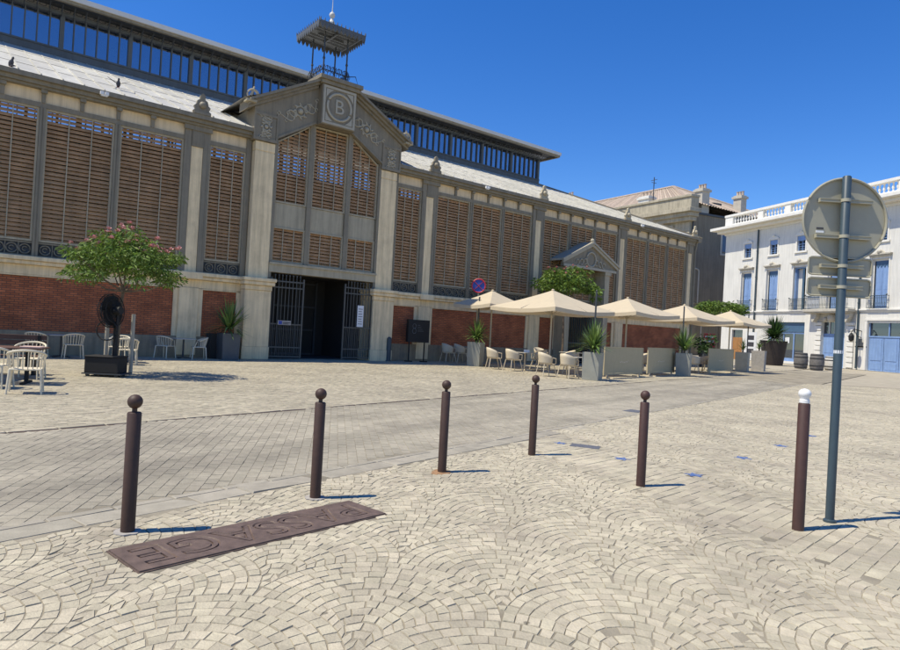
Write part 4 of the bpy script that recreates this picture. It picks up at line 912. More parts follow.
def rr_plate(z0, z1, x0, x1):
    r = .035; pts = []
    for cx_, cz_, a0 in ((x1-r, z1-r, 0), (x0+r, z1-r, 90), (x0+r, z0+r, 180), (x1-r, z0+r, 270)):
        pts += [(cx_+r*math.cos(R(a0+k*22.5)), cz_+r*math.sin(R(a0+k*22.5))) for k in range(5)]
    mb = MB(); mb.prism(pts, .062, .068); mb.tube([(x, .055, z) for x, z in pts+pts[:1]], .009, 5, 0, False)
    o = mb.build('small_plate', 'signback', sp); bracket((z0+z1)/2, x0+.1, x1-.1, o)
rr_plate(2.318, 2.485, -.29, .31); rr_plate(2.12, 2.288, -.29, .31)
MB().box(-.235, -.16, .0555, .0615, 2.715, 2.735).build('sticker', 'paper', dk); MB().box(-.23, -.165, .0555, .0615, 2.75, 2.765).build('sticker', 'ink', dk)
MB().lathe([(.0395,0),(.0395,.03)], (0,0,1.58), 12).build('pole_sticker', 'paper', sp)

# ------------------------------------------------------------------ plants
def leaf_cloud(centers, per, size, spread, aspect=.35, droop=.3):
    V = []; F = []
    for c in centers:
        c = Vector(c)
        for _ in range(per):
            d = Vector(rng.normal(0, 1, 3)); d.normalize(); p = c+Vector((d.x*spread[0], d.y*spread[1], d.z*spread[2]))*rng.uniform(.35, 1)
            ax = Vector((d.x+rng.normal(0,.5), d.y+rng.normal(0,.5), -droop+rng.normal(0,.35))).normalized(); sd = ax.cross(Vector(rng.normal(0,1,3))).normalized()
            L = size*rng.uniform(.6, 1.3); W = L*aspect; o = len(V); tip = p+ax*L+Vector((0,0,-.12*L)); mid = p+ax*L*.5
            V += [p, mid+sd*W*.5, tip, mid-sd*W*.5]; F.append((o, o+1, o+2, o+3))
    return V, F
def leaf_obj(name, V, F, m, parent):
    mb = MB(); mb.add(V, F); return mb.build(name, m, parent, fixn=False)
def tree(label, loc, h_trunk, crown, n_cl, per, size, leafm, flowers=0, rx=1.5, ry=1.5, rz=.55, seed=1, lean=(0,0), flat=True):
    random.seed(seed); t = thing('tree', label, 'tree', loc)
    zc = crown; mb = MB(); top = Vector((lean[0], lean[1], h_trunk))
    mb.tube([(0,0,-.05),(.02,.01,h_trunk*.4),(lean[0]*.6-.02,lean[1]*.6,h_trunk*.75),top], [.06,.05,.045,.04], 8)
    cl = []
    for k in range(n_cl):
        a = random.uniform(0, 2*math.pi); rr_ = math.sqrt(random.uniform(.02, 1)); x = lean[0]+rx*rr_*math.cos(a); y = lean[1]+ry*rr_*math.sin(a)
        z = zc+rz*(.55*math.sqrt(max(0, 1-rr_**2))*random.uniform(.2, 1.3)-.35*rr_**2+random.uniform(-.62, .25)) if flat else zc+rz*math.sqrt(max(0,1-rr_**2))*random.uniform(-1, 1)
        cl.append((x, y, z))
    for c in random.sample(cl, min(9, len(cl))):
        m_ = top.lerp(Vector(c), .5)+Vector((0,0,-.12)); mb.tube([top+Vector((0,0,-.05)), m_, Vector(c)], [.03,.018,.008], 6)
    mb.build('trunk', 'trunk', t, smooth=True, fixn=False)
    V, F = leaf_cloud(cl, per, size, (rx*.2, ry*.2, .16), .3, .35); leaf_obj('crown', V, F, leafm, t)
    if flowers:
        V, F = [], []
        tops = sorted(cl, key=lambda c: -c[2]+random.uniform(0,.25))[:flowers]
        for c in tops:
            p = Vector(c)+Vector((random.uniform(-.15,.15), random.uniform(-.15,.15), random.uniform(.1,.22)))
            for _ in range(18):
                d = Vector(rng.normal(0,1,3)); d.z = abs(d.z); d.normalize(); s_ = d.cross(Vector((.3,.2,1))).normalized()*.022; o = len(V); V += [p-s_*.4, p+s_*.4, p+d*.085+s_*1.3, p+d*.085-s_*1.3]; F.append((o,o+1,o+2,o+3))
        leaf_obj('blossom', V, F, 'flower', t)
    return t
tree('silk tree with flat feathery crown and pink flowers beside the black mist fan', (-8.42, 16.3, 0), 2.15, 3.02, 120, 72, .125, 'leaf', 60, 1.32, 1.25, .9, 3, (.1,0))
tree('bright green silk tree rising behind the large cream parasol on the terrace', (6.05, 34.3, 0), 3.4, 4.55, 90, 44, .24, 'leaf', 26, 1.6, 1.5, .95, 5)
tree('spreading dark green tree beyond the last parasol in front of the grey wall', (20.9, 50, 0), 3.6, 4.5, 80, 60, .24, 'leaf', 0, 1.8, 1.6, .7, 8)
def yucca(label, loc, r, n=70, h0=.15, upd=.35, name='yucca', cat='yucca', m='yleaf', w=.035):
    t = thing(name, label, cat, loc); V = []; F = []
    for k in range(n):
        a = rng.uniform(0, 2*math.pi); el = rng.uniform(-.25, 1.45); L = r*rng.uniform(.75, 1.1)
        d = Vector((math.cos(a)*math.cos(el), math.sin(a)*math.cos(el), math.sin(el)+upd*.3)); sd = Vector((-math.sin(a), math.cos(a), 0))
        b = Vector((0,0,h0+rng.uniform(0,.18))); m1 = b+d*L*.5+Vector((0,0,.02)); tip = b+d*L+Vector((0,0,-.16*L*math.cos(el)**2)); o = len(V)
        V += [b-sd*w*.5, b+sd*w*.5, m1+sd*w*.55, m1-sd*w*.55, tip]; F += [(o,o+1,o+2,o+3),(o+3,o+2,o+4)]
    leaf_obj('foliage', V, F, m, t); mb = MB(); mb.tube([(0,0,-.03),(.01,0,h0+.12)], [.06,.045], 8); mb.build('stem', 'trunk', t); return t
def planter(label, loc, w, h, m='planter', rz=0, taper=.92, round_=False, group=None):
    t = thing('planter', label, 'planter', loc, rz, group); a = w/2*taper; b = w/2
    mb = MB()
    if round_: mb.lathe([(a,0),(b,h-.06),(b+.03,h-.05),(b+.03,h),(b-.05,h),(b-.07,h-.1),(0.01,h-.1)], n=28)
    else:
        for x, y in ((1,0),(-1,0),(0,1),(0,-1)):
            pass
        q = lambda s, z: [(-s,-s,z),(s,-s,z),(s,s,z),(-s,s,z)]
        v = q(a,0)+q(b,h)+q(b-.03,h)+q(b-.04,h-.08); f = [(3,2,1,0)]
        for L in (0, 4, 8): f += [(L+i, L+(i+1) % 4, L+4+(i+1) % 4, L+4+i) for i in range(4)]
        mb.add(v, f)
    mb.build('box' if not round_ else 'pot', m, t, bevel=0 if round_ else .008, smooth=round_)
    if round_: MB().lathe([(.01,h-.09),(b-.065,h-.088)], n=24).build('soil', 'soil', t, fixn=False)
    else: MB().box(-b+.045, b-.045, -b+.045, b-.045, h-.1, h-.07).build('soil', 'soil', t)
    return t
HZ = R(90-51.22)
G = 'planters around the terrace'
planter('tall grey zinc planter at the terrace corner, left of the first parasol pole', (1.25, 29.56, 0), .64, 1.1, rz=HZ+.5, group=G); yucca('spiky yucca in the planter left of the first parasol pole', (1.25, 29.56, 1.02), .95, n=120, w=.06, upd=.1)
planter('tall grey zinc planter at the kerb left of the first beige screen', (5.48, 24.35, 0), .66, 1.05, rz=HZ+.4, group=G); yucca('spiky yucca in the planter left of the first beige screen', (5.48, 24.35, .97), 1.0, n=130, w=.06, upd=.35)
planter('tall grey zinc planter between the second and third beige screens', (11.35, 31.0, 0), .66, 1.1, rz=HZ+.4, group=G); yucca('upright yucca in the planter between the second and third beige screens', (11.35, 31.0, 1.02), 1.0, n=100, w=.055, upd=.7)
planter('slim dark grey planter at the far end of the row of screens', (18.1, 39.6, 0), .74, 1.22, 'planter', rz=HZ+.3, group=G); yucca('thin yucca in the slim dark planter at the end of the screens', (18.1, 39.6, 1.14), .6, n=40, upd=.9)
planter('pale grey planter last in the row, nearest the white house', (20.6, 42.7, 0), .82, 1.35, 'collar', rz=HZ+.3, group=G); yucca('low leafy plant in the pale planter nearest the white house', (20.6, 42.7, 1.27), .5, n=50)
planter('square charcoal planter standing beside the market entrance', (-8.38, 24.45, 0), .68, 1.0, 'planter2', rz=HZ); yucca('bushy yucca in the charcoal planter beside the market entrance', (-8.38, 24.45, .92), 1.15, n=110, w=.06, upd=.25)
o = MB().box(-.3, .3, -.25, .25, 0, .95).build('utility_box', 'inside', None, bevel=.01); o.location = (-8.95, 24.75, 0); o.rotation_euler = (0, 0, HZ); tag(o, 'dark flat cabinet against the wall just left of the charcoal planter', 'cabinet')
planter('large round dark brown pot holding a palm before the shop window', (30.1, 59.66, 0), 2.3, 2.25, 'dark_pot', round_=True, taper=.72); yucca('wide palm in the large dark pot before the shop window', (30.1, 59.66, 2.15), 1.95, n=240, h0=.3, name='palm', cat='palm', m='leaf2', w=.12)
planter('dark pot with a leafy shrub behind the third beige screen', (17.6, 44.2, 0), .8, 1.1, 'planter2', round_=True); t = thing('shrub', 'round green shrub in the pot behind the third beige screen', 'shrub', (17.6, 44.2, 1.0))
V, F = leaf_cloud([(rng.normal(0,.3), rng.normal(0,.3), .5+rng.normal(0,.3)) for _ in range(16)], 34, .24, (.28,.28,.28), .45, 0); leaf_obj('foliage', V, F, 'leaf2', t)
MB().tube([(0,0,-.05),(0,0,.5)], .04, 6).build('stem', 'trunk', t)
# ------------------------------------------------------------------ barrels
def barrel(label, loc, r, h, m):
    t = thing('barrel', label, 'barrel', loc, 0, 'barrels before the white house')
    MB().lathe([(r*.82,0),(r*.93,h*.2),(r,h*.5),(r*.93,h*.8),(r*.82,h),(r*.78,h),(r*.78,h-.06),(.01,h-.06)], n=28).build('staves', m, t, smooth=True)
    for k in (.08,.28,.72,.92): rr_ = r*(1-.19*(abs(k-.5)/.5)**2*.95)+.012; MB().lathe([(rr_,h*k-.035),(rr_+.004,h*k),(rr_,h*k+.035)], n=28).build('hoop', 'hoop', t, smooth=True, fixn=False)
barrel('weathered grey barrel nearest the shop window', (29.6, 54.0, 0), .55, 1.32, 'barrel'); barrel('weathered grey barrel left of the blue door', (29.34, 51.2, 0), .54, 1.3, 'barrel'); barrel('pale whitish barrel in front of the blue door', (31.6, 53.0, 0), .55, 1.15, 'barrelw')

# ------------------------------------------------------------------ parasols
def parasol(label, x, y, a, ze, za, rz, pole_off=(0,0)):
    t = thing('parasol', label, 'parasol', (x, y, 0), rz, 'cream terrace parasols'); h = a/2
    mb = MB(); N = 6; ap = (0,0,za)
    cr = [(-h,-h),(h,-h),(h,h),(-h,h)]
    for k in range(4):
        p0 = Vector((*cr[k], ze)); p1 = Vector((*cr[(k+1) % 4], ze)); A = Vector(ap)
        grid = []
        for i in range(N+1):
            u = i/N; e0 = A.lerp(p0, u); e1 = A.lerp(p1, u); row = []
            for j in range(N+1): q = e0.lerp(e1, j/N); q = q-Vector((0,0,.10*math.sin(math.pi*j/N)*u*u+.05*math.sin(math.pi*u))); row.append(q)
            grid.append(row)
        vs = [q for r_ in grid for q in r_]; mb.add(vs, [(i*(N+1)+j, (i+1)*(N+1)+j, (i+1)*(N+1)+j+1, i*(N+1)+j+1) for i in range(N) for j in range(N)])
        b = grid[N]; mb.add([q for q in b]+[q-Vector((0,0,.16)) for q in b], [(j, j+1, N+2+j, N+1+j) for j in range(N)])
    mb.sphere((0,0,za), .07, 8, 5, 0, .8)
    mb.build('canopy', 'parasol', t, fixn=False)
    MB().tube([(0,0,.02),(0,0,za-.02)], .04, 10).build('pole', 'parasol_pole', t)
    for k in range(8):
        if k % 2 == 0: c = cr[k//2]
        else: c = ((cr[k//2][0]+cr[(k//2+1) % 4][0])/2, (cr[k//2][1]+cr[(k//2+1) % 4][1])/2)
        mb = MB(); f = Vector((c[0], c[1], ze-.09)); s_ = Vector((0,0,za-.16)); mb.bar(s_, f, .022, .035); mb.bar((0,0,ze-.25), s_.lerp(f, .5), .02, .03); mb.build('rib', 'parasol_pole', t)
    MB().lathe([(.32,0),(.32,.05),(.06,.08),(.06,.4)], n=20).build('base', 'parasol_pole', t, smooth=True)
parasol('small cream parasol at the left end of the terrace, before the no-stopping sign', 1.93, 30.4, 2.6, 2.88, 3.56, HZ)
parasol('largest cream parasol, second from the left, in front of the silk tree', 4.4, 28.0, 3.8, 2.75, 3.57, HZ)
parasol('cream parasol above the first two beige screens', 8.5, 31.0, 3.5, 2.88, 3.6, HZ)
parasol('cream parasol overlapping the market end pillar, above the third planter', 12.7, 35.0, 3.8, 2.92, 3.66, HZ)
parasol('cream parasol farthest right, touching the white house in view', 17.4, 40.0, 3.5, 2.98, 3.74, HZ)
parasol('cream parasol shading the dark slatted table at the left edge', -12.0, 12.4, 3.6, 2.55, 3.2, .25)

# ------------------------------------------------------------------ chairs
def spindle_chair(label, loc, rz):
    t = thing('chair', label, 'chair', loc, rz, 'white spindle back chairs'); m = 'chair_white'
    mb = MB(); pr = [(-.25,-.2),(.25,-.2),(.27,.05),(.25,.26),(-.25,.26),(-.27,.05)]; mb.prismz(pr, .43, .46); mb.build('seat', m, t, bevel=.012)
    for x, y in ((-.25,-.2),(.25,-.2),(-.25,.24),(.25,.24)): MB().tube([(x*.95,y*.95,.44),(x*1.08,y*1.12,0)], [.022,.017], 8).build('leg', m, t)
    arc = [(.30*math.cos(a), -.02-.26*math.sin(a), .70+.10*math.sin(a)) for a in np.linspace(-.25, math.pi+.25, 17)]
    mb = MB(); mb.tube(arc, .022, 8)
    for a in np.linspace(.0, math.pi, 12): mb.tube([(.27*math.cos(a), -.0-.2*math.sin(a), .45), (.30*math.cos(a), -.02-.26*math.sin(a), .70+.10*math.sin(a))], .010, 6)
    mb.build('backrest', m, t, smooth=True, fixn=False)
    for s in (-1, 1): MB().tube([(s*.26,.2,.45),(s*.285,.12,.66)], .014, 6).build('arm_support', m, t)
    return t
A = lambda p, q: math.atan2(q[1]-p[1], q[0]-p[0])-math.pi/2      # chair faces q from p
c1 = spindle_chair('cream spindle back chair in front, its back to the viewer beside the dark slatted table', (-7.75, 11.85, 0), A((-7.75,11.85),(-8.5,13.2)))
dup(c1, 'cream spindle back chair cut by the left edge, at the dark slatted table', (-8.72, 12.35, 0), A((-8.7,12.3),(-8.9,13.3)))
dup(c1, 'cream spindle back chair on the far side of the dark slatted table', (-9.3, 14.3, 0), A((-9.3,14.4),(-9.0,13.2)))
dup(c1, 'cream spindle back chair left of the small table against the brick wall', (-13.05, 20.35, 0), A((0,0),(.1,1))+.3)
dup(c1, 'cream spindle back chair right of the small table against the brick wall', (-12.1, 20.75, 0), A((0,0),(-.5,.6)))
dup(c1, 'white sunlit spindle back chair just right of the mist fan', (-9.75, 19.55, 0), A((0,0),(-.4,1)))
dup(c1, 'cream chair half hidden behind the sunlit chair right of the mist fan', (-10.75, 21.0, 0), A((0,0),(.2,-1)))
dup(c1, 'white spindle back chair left of the table by the stone pedestal', (-10.27, 23.3, 0), A((0,0),(.3,1)))
dup(c1, 'cream chair right of the table by the stone pedestal, in shadow', (-9.2, 23.75, 0), A((0,0),(-.7,-.4)))
def shell_chair(label, loc, rz):
    t = thing('chair', label, 'chair', loc, rz, 'cream shell chairs on the terrace'); m = 'chair_cream'
    mb = MB(); n = 14; prof = [(1.0,.44),(1.02,.5),(1.05,.6),(1.1,.72),(1.12,.84)]; V = []
    for i, (k, z) in enumerate(prof):
        for j in range(n+1):
            a = math.pi*j/n; zz = .44+(z-.44)*(.55+.45*math.sin(a)**.7); V.append((.25*k*math.cos(a), .12-.36*k*math.sin(a)*.95, zz))
    F = [(i*(n+1)+j, i*(n+1)+j+1, (i+1)*(n+1)+j+1, (i+1)*(n+1)+j) for i in range(len(prof)-1) for j in range(n)]
    mb.add(V, F); o = mb.build('backrest', m, t, smooth=True, fixn=False); s = o.modifiers.new('solid', 'SOLIDIFY'); s.thickness = .018
    MB().prismz([(.25*math.cos(math.pi*j/10), .12-.34*math.sin(math.pi*j/10)) for j in range(11)]+[(-.24,.26),(.24,.26)], .41, .445).build('seat', m, t, bevel=.01)
    for s in (-1, 1): MB().tube([(s*.25,.12,.66),(s*.265,.26,.63),(s*.25,.27,.44)], .018, 6).build('armrest', m, t)
    for x, y in ((-.2,-.15),(.2,-.15),(-.2,.22),(.2,.22)): MB().tube([(x,y,.43),(x*1.3,y*1.5,0)], [.02,.015], 6).build('leg', m, t)
    return t
s1 = shell_chair('cream shell chair leftmost in the back row against the brick wall', (-.05, 31.3, 0), A((0,0),(1,.6)))
sc = 1.12; s1.scale = (sc,)*3
L_ = [('cream shell chair in the back row, just left of the first yucca', .55, 31.6, (1,.5)),
 ('cream shell chair just right of the first parasol pole, facing the table', 1.95, 27.95, (1,.2)), ('cream shell chair in front of the white napkin box table', 2.72, 27.3, (.9,.5)),
 ('cream shell chair behind the white napkin box table', 4.2, 29.4, (-1,-.3)), ('cream shell chair under the middle of the largest parasol, by its pole', 3.8, 25.1, (1,.4)),
 ('cream shell chair directly left of the second zinc planter', 4.55, 24.5, (.8,.7)), ('cream shell chair under the largest parasol near the tree trunk', 5.9, 31.5, (-1,-.1)),
 ('cream shell chair in the shade left of the porch gate', 4.7, 33.2, (.5,-1)), ('cream shell chair behind the left edge of the first beige screen', 7.2, 30.0, (1,.3)),
 ('white sunlit chair in the gap between the first two beige screens', 9.5, 30.9, (-.2,1)), ('cream shell chair behind the second beige screen', 10.3, 34.3, (-1,0)),
 ('white sunlit chair right of the third zinc planter', 13.2, 34.6, (.5,1)), ('cream shell chair left of the third beige screen', 14.4, 36.3, (-1,-.4)),
 ('cream shell chair behind the slim dark planter', 17.6, 42.0, (-1,-.4)), ('cream shell chair under the largest parasol, right of its pole', 5.3, 27.6, (-.4,-1))]
for lab, x, y, f in L_:
    o = dup(s1, lab, (x, y, 0), A((0,0), f), sc)
# ------------------------------------------------------------------ tables
def table(label, loc, rz, w=.7, h=.74, top='tabletop', leg='darkgrey', rnd=False, group='terrace tables'):
    t = thing('table', label, 'table', loc, rz, group)
    mb = MB()
    if rnd: mb.lathe([(w/2-.01,h-.03),(w/2,h-.015),(w/2-.01,h)], n=28)
    else: mb.box(-w/2, w/2, -w/2, w/2, h-.03, h)
    mb.build('tabletop', top, t, bevel=.005)
    MB().tube([(0,0,.04),(0,0,h-.03)], .032, 10).build('column', leg, t)
    mb = MB()
    for k in range(4): a = math.pi/4+k*math.pi/2; mb.bar((0,0,.06), (.34*math.cos(a), .34*math.sin(a), .02), .045, .035)
    mb.build('foot', leg, t); return t
table('small pale square table by the brick wall near the left edge', (-12.62, 20.95, 0), HZ, .75, group='wall tables')
table('small pale square table by the stone pedestal of the wall', (-9.75, 23.65, 0), HZ, .7, group='wall tables')
table('small pale square table behind the sunlit chair right of the mist fan', (-10.3, 20.35, 0), HZ, .7, group='wall tables')
T_ = [('pale table carrying the white napkin box', 3.35, 28.1), ('pale table left of the second zinc planter', 5.1, 25.7), ('pale table in the shade near the tree trunk', 6.2, 32.6), ('pale table behind the first beige screen', 8.3, 30.6), ('pale table behind the second beige screen', 11.3, 35.0), ('pale table behind the third beige screen', 15.4, 38.6), ('pale table by the brick wall behind the first yucca', 1.35, 32.1)]
for lab, x, y in T_: table(lab, (x, y, 0), HZ, .85, .8, leg='chair_cream')
o = MB().box(-.12,.12,-.09,.09,0,.12).build('napkin_box', 'white', None, bevel=.008); o.location = (3.4, 28.05, .8); tag(o, 'white napkin box on a pale terrace table', 'napkin box')
# dark slatted table at the left edge with a pale slab painted as a lit spot
t = thing('slatted_table', 'dark brown slatted table at the left edge under a parasol', 'table', (-9.0, 13.25, 0), R(20))
mb = MB()
for k in range(6): mb.box(-1.0, .62, -.40+.135*k, -.285+.135*k, .72, .75)
mb.build('tabletop', 'browntop', t, bevel=.006)
for x in (-.5, .3):
    MB().box(x-.035, x+.035, -.035, .035, .04, .715).build('leg', 'black', t); MB().box(x-.03, x+.03, -.36, .36, 0, .04).build('foot', 'black', t); MB().box(x-.03, x+.03, -.36, .36, .68, .715).build('bearer', 'black', t)
t = thing('bench', 'dark brown slatted bench behind the slatted table at the left edge', 'bench', (-10.3, 14.9, 0), R(20))
mb = MB()
for k in range(3): mb.box(-.8, .8, -.2+.135*k, -.085+.135*k, .42, .45)
mb.build('seat', 'browntop', t, bevel=.006); mb = MB()
for k in range(3): mb.box(-.8, .8, .26, .29, .55+.13*k, .66+.13*k)
mb.build('backrest', 'browntop', t, bevel=.006)
for x in (-.65, .65): MB().box(x-.03, x+.03, -.2, .25, 0, .415).build('leg', 'black', t); MB().box(x-.03, x+.03, .225, .257, .415, .92).build('upright', 'black', t)
o = MB().prismz([(-.2,-.13),(.18,-.15),(.22,.1),(-.16,.15)], 0, .035).build('lit_spot', 'pink', None, bevel=.012); o.location = (-8.55, 13.22, .75); o.rotation_euler = (0,0,.4); tag(o, 'pale pink slab standing in for a lit spot on the slatted table', 'light spot')  # thin pale slab, a spot of light given as colour

# ------------------------------------------------------------------ beige wind screens
def screen(label, a, b, h):
    a = Vector(a); b = Vector(b); L = (b-a).length; t = thing('wind_screen', label, 'screen', (*((a+b)/2), 0), math.atan2(b.y-a.y, b.x-a.x), 'beige terrace screens'); l = L/2
    MB().box(-l+.04, l-.04, -.012, .012, .2, h-.03).build('canvas', 'canvas', t)
    mb = MB()
    for x in (-l, l-.05): mb.box(x, x+.05, -.025, .025, .12, h)
    mb.box(-l+.05, l-.05, -.024, .024, h-.035, h); mb.box(-l+.05, l-.05, -.024, .024, .14, .19); mb.build('frame', 'canvas', t)
    for x in (-l+.3, l-.3): MB().box(x-.04, x+.04, -.3, .3, 0, .05).box(x-.03, x+.03, -.03, .03, .05, .14).build('foot', 'chair_cream', t)
    mb = MB(); x = -.42
    for w, dz in ((.12,0),(.05,.03),(.09,0),(.13,-.01),(.06,.02),(.1,.01),(.04,.06)): mb.box(x, x+w, -.0165, -.0125, h*.5+dz, h*.5+dz+.035); x += w+.035
    mb.build('lettering', 'chair_cream', t)
screen('beige canvas screen right of the second zinc planter, nearest of the three', (6.2, 25.6), (8.55, 28.3), 1.27)
screen('beige canvas screen in the middle of the three, left of the third planter', (8.95, 28.9), (11.0, 31.3), 1.3)
screen('beige canvas screen at the far end, left of the slim dark planter', (13.9, 34.4), (16.6, 37.5), 1.38)
# ------------------------------------------------------------------ thin dark posts in the planters
for lab, x, y, z in (('thin dark post rising from the planter with the first yucca', 1.3, 29.75, 3.17), ('thin dark post rising behind the planter left of the first screen', 5.55, 24.65, 3.4), ('thin dark post rising behind the third zinc planter', 11.35, 31.3, 3.35), ('thin dark post rising behind the slim dark planter', 18.5, 39.9, 3.55)):
    t = thing('terrace_post', lab, 'post', (x, y, 0), 0, 'posts of the terrace'); MB().tube([(0,0,0),(0,0,z)], .035, 8).build('shaft', 'darkgrey', t); MB().sphere((0,0,z), .04, 8, 5).build('cap', 'darkgrey', t)
# ------------------------------------------------------------------ menu cabinet, blue post, no-stopping sign, boards
t = thing('menu_cabinet', 'black chalk menu cabinet on two legs against the wall by the entrance', 'menu board', (-1.5, 30.35, 0), HZ-.15)
MB().box(-.56, .56, -.12, .12, .92, 1.98).build('cabinet', 'black', t, bevel=.01)
for x in (-.42, .38): MB().box(x-.025, x+.025, -.02, .02, .05, .92).box(x-.14, x+.14, -.14, .14, 0, .05).build('leg', 'black', t)
mb = MB()
mb.tube([(-.25+.09*math.cos(a), -.125, 1.68+.11*math.sin(a)) for a in np.linspace(0, 6.29, 12)], .012, 5); mb.tube([(-.25+.1*math.cos(a), -.125, 1.45+.12*math.sin(a)) for a in np.linspace(0, 6.29, 12)], .012, 5)
for k in range(4): mb.box(-.08, .05+.06*k, -.126, -.121, 1.72-.09*k, 1.735-.09*k)
mb.build('chalk_marks', 'chalk', t, fixn=False)
t = thing('blue_post', 'short blue-grey post standing before the right entrance pier', 'post', (-2.75, 29.55, 0)); MB().lathe([(.11,0),(.11,1.05),(.04,1.12)], n=18).build('shaft', 'pole', t, smooth=True); MB().lathe([(.14,0),(.14,.04)], n=18).build('base', 'pole', t)
t = thing('no_stopping_sign', 'round red and blue no-stopping sign above the first parasol', 'road sign', (1.3, 31.6, 0), -.05)
MB().tube([(0,.05,0),(0,.05,4.2)], .035, 10).build('pole', 'signback', t); MB().disc((0,0,3.84), (0,1,0), .36, .02, 32).build('disc', 'sblue', t)
mb = MB(); mb.tube([(.33*math.cos(a), -.012, 3.84+.33*math.sin(a)) for a in np.linspace(0, 6.284, 33)], .035, 6, 0, False); mb.bar((-.23,-.014,3.61), (.23,-.014,4.07), .06, .02); mb.bar((-.23,-.016,4.07), (.23,-.016,3.61), .06, .02); mb.build('red_cross', 'red', t, fixn=False)
t = thing('red_sign', 'small red and white sign board beyond the third beige screen', 'sign', (19.4, 48, 0), -.3); MB().tube([(0,.03,0),(0,.03,2.3)], .04, 8).build('pole', 'darkgrey', t); MB().box(-.4,.4,-.02,.0,1.3,2.4).build('board', 'red', t); MB().box(-.3,.3,-.03,-.021,1.75,1.9).box(-.3,.3,-.03,-.021,2.1,2.2).build('stripe', 'paper', t)
t = thing('notice_board', 'white notice board with three dark squares near the wooden side door', 'notice board', (27.2, 58, 0), R(-74)+.6); MB().box(-.45,.45,-.03,.03,.6,2.9).build('board', 'paper', t)
for z in (1.0,1.6,2.2): MB().box(-.25,.25,-.04,-.031,z,z+.4).build('dark_square', 'ink', t)
for x in (-.4,.4): MB().box(x-.03,x+.03,-.02,.02,0,.6).build('leg', 'darkgrey', t)
q = hall_pt(14.75, EP-.17, 0); t = thing('gate_notice', 'tall white notice hung on the right gate leaf', 'notice', q, HZ+.06); MB().box(-.16,.16,-.01,.01,1.5,2.45).build('sheet', 'paper', t); mb = MB()
for k in range(7): mb.box(-.11,.11-.02*(k % 3),-.0135,-.0105,1.62+.11*k,1.645+.11*k)
mb.build('print', 'ink', t)
q = hall_pt(11.2, EP-.15, 0); t = thing('gate_plaque', 'small white and blue plaque on the left gate leaf', 'plaque', q, HZ-.06); MB().box(-.28,.28,-.01,.01,1.42,1.6).build('plate', 'collar', t); MB().box(-.24,-.1,-.0135,-.0105,1.44,1.58).build('pictogram', 'sblue', t); MB().box(-.06,.24,-.0135,-.0105,1.5,1.53).box(-.06,.18,-.0135,-.0105,1.45,1.475).build('print', 'ink', t)

# ------------------------------------------------------------------ mist fan on its wheeled tank
t = thing('mist_fan', 'black mist fan on a pole above a black wheeled water tank', 'fan', (-8.32, 15.75, 0), .1)
MB().box(-.42,.36,-.28,.28,.09,.47).box(-.44,.38,-.3,.3,.471,.50).build('tank', 'black', t, bevel=.02)
for x in (-.36,.3):
    for y in (-.22,.22): MB().disc((x,y,.045), (0,1,0), .045, .035, 14).build('castor', 'darkgrey', t)
MB().box(-.46,.46,-.32,.32,.06,.088).build('trolley', 'darkgrey', t)
MB().tube([(.17,0,.5),(.17,0,1.7)], .035, 10).build('pole', 'black', t); MB().tube([(.10,.05,.5),(.10,.05,1.35)], .03, 10).build('pump_tube', 'black', t)
fc = Vector((-.02,-.02,1.6)); fn = Vector((.96,-.28,.06)).normalized(); fu = fn.cross(Vector((0,0,1))).normalized(); fv = fu.cross(fn)
mb = MB(); n = 32
for rr_, of in ((.41,0),(.41,.1),(.29,.13),(.29,-.03),(.14,.15),(.14,-.05)): mb.tube([fc+fn*of+(fu*math.cos(a)+fv*math.sin(a))*rr_ for a in np.linspace(0, 2*math.pi, n+1)], .010, 5, 0, False)
for k in range(60):
    a = 2*math.pi*k/60; d = fu*math.cos(a)+fv*math.sin(a); mb.tube([fc-fn*.05+d*.04, fc-fn*.03+d*.29, fc+d*.41, fc+fn*.1+d*.41, fc+fn*.13+d*.29, fc+fn*.15+d*.04], .005, 4)
mb.build('cage', 'black', t, fixn=False)
mb = MB()
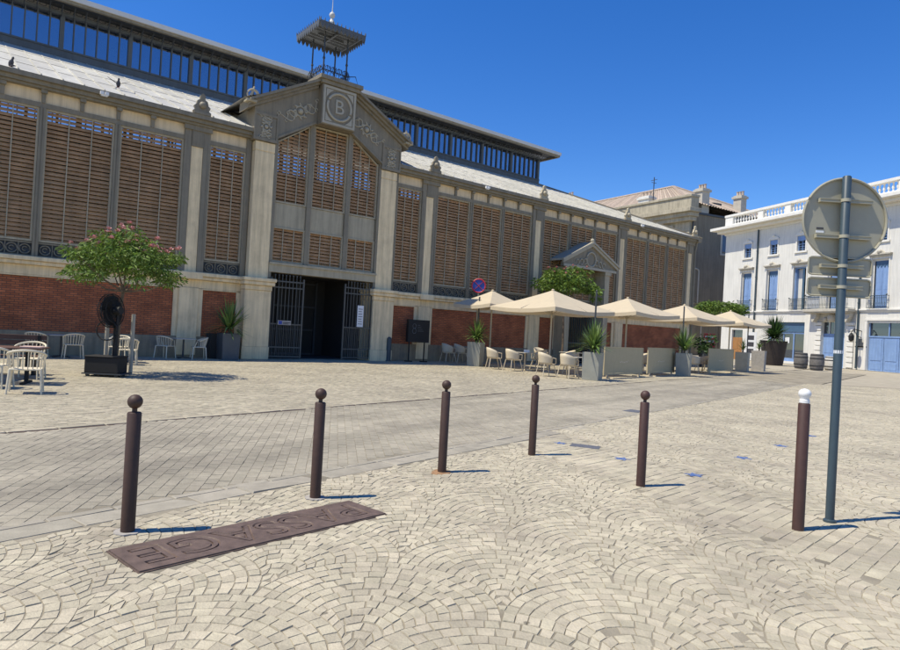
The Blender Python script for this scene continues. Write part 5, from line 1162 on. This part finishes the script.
for k in range(3):
    for j in range(8):
        a0 = 2*math.pi*k/3+j*.26; a1 = a0+.26; p = [fc+fn*(.02+.012*j)+(fu*math.cos(a)+fv*math.sin(a))*r_ for a, r_ in ((a0,.06),(a0,.37),(a1,.37),(a1,.06))]; p[2] += fn*.012; p[3] += fn*.012; mb.quad(*p)
mb.build('blade', 'black', t, fixn=False)
MB().tube([fc+fn*.12, fc+fn*.32], .10, 14).build('motor', 'black', t)
MB().tube([Vector((-.03,-.08,1.12))+Vector((.24*math.cos(a), 0, .24*math.sin(a))) for a in np.linspace(0, 6.2, 22)], .018, 6, cap=False).build('hose', 'black', t)
for lab, x, y in (('pale wooden stake left of the silk tree trunk', -8.75, 16.45), ('pale wooden stake right of the silk tree trunk, behind the mist fan pole', -8.12, 16.5)):
    o = MB().tube([(0,0,0),(0,0,1.55)], .05, 8).build('tree_stake', 'parasol_pole', None, smooth=True); o.location = (x, y, 0); tag(o, lab, 'stake', 'stakes beside the silk tree')

# ------------------------------------------------------------------ pigeons on the market roof
def pigeon(label, loc, rz, up=False):
    t = thing('pigeon', label, 'pigeon', loc, rz); t.scale = (.85,)*3; mb = MB()
    mb.lathe([(.001,-.16),(.05,-.12),(.085,-.02),(.08,.06),(.05,.12),(.035,.16),(.045,.2),(.03,.24),(.001,.26)], n=12); o = mb.build('body', 'pigeon', t, smooth=True); o.location = (0,0,.2); o.rotation_euler = (R(28),0,0)
    MB().prismz([(-.05,.05),(.05,.05),(.06,-.2),(-.06,-.2)], .08, .1).build('tail', 'pigeon', t)
    for s in (-1,1):
        MB().tube([(s*.03,0,.1),(s*.03,0,0)], .01, 5).build('leg', 'red', t)
        if up: MB().add([(s*.05,.08,.22),(s*.05,-.1,.2),(s*.42,-.12,.36),(s*.45,.0,.4),(s*.25,.1,.32)], [(0,1,2,3,4)]).build('wing', 'pigeon', t, fixn=False)
pigeon('dark pigeon perched upright on the gutter near the left edge', hall_pt(1.55,-.2,9.18), 1.2); pigeon('pigeon with spread wings on the zinc roof left of the first acroterion', hall_pt(4.9,1.1,roof_pt(0,1.1)+.03), .6, True)
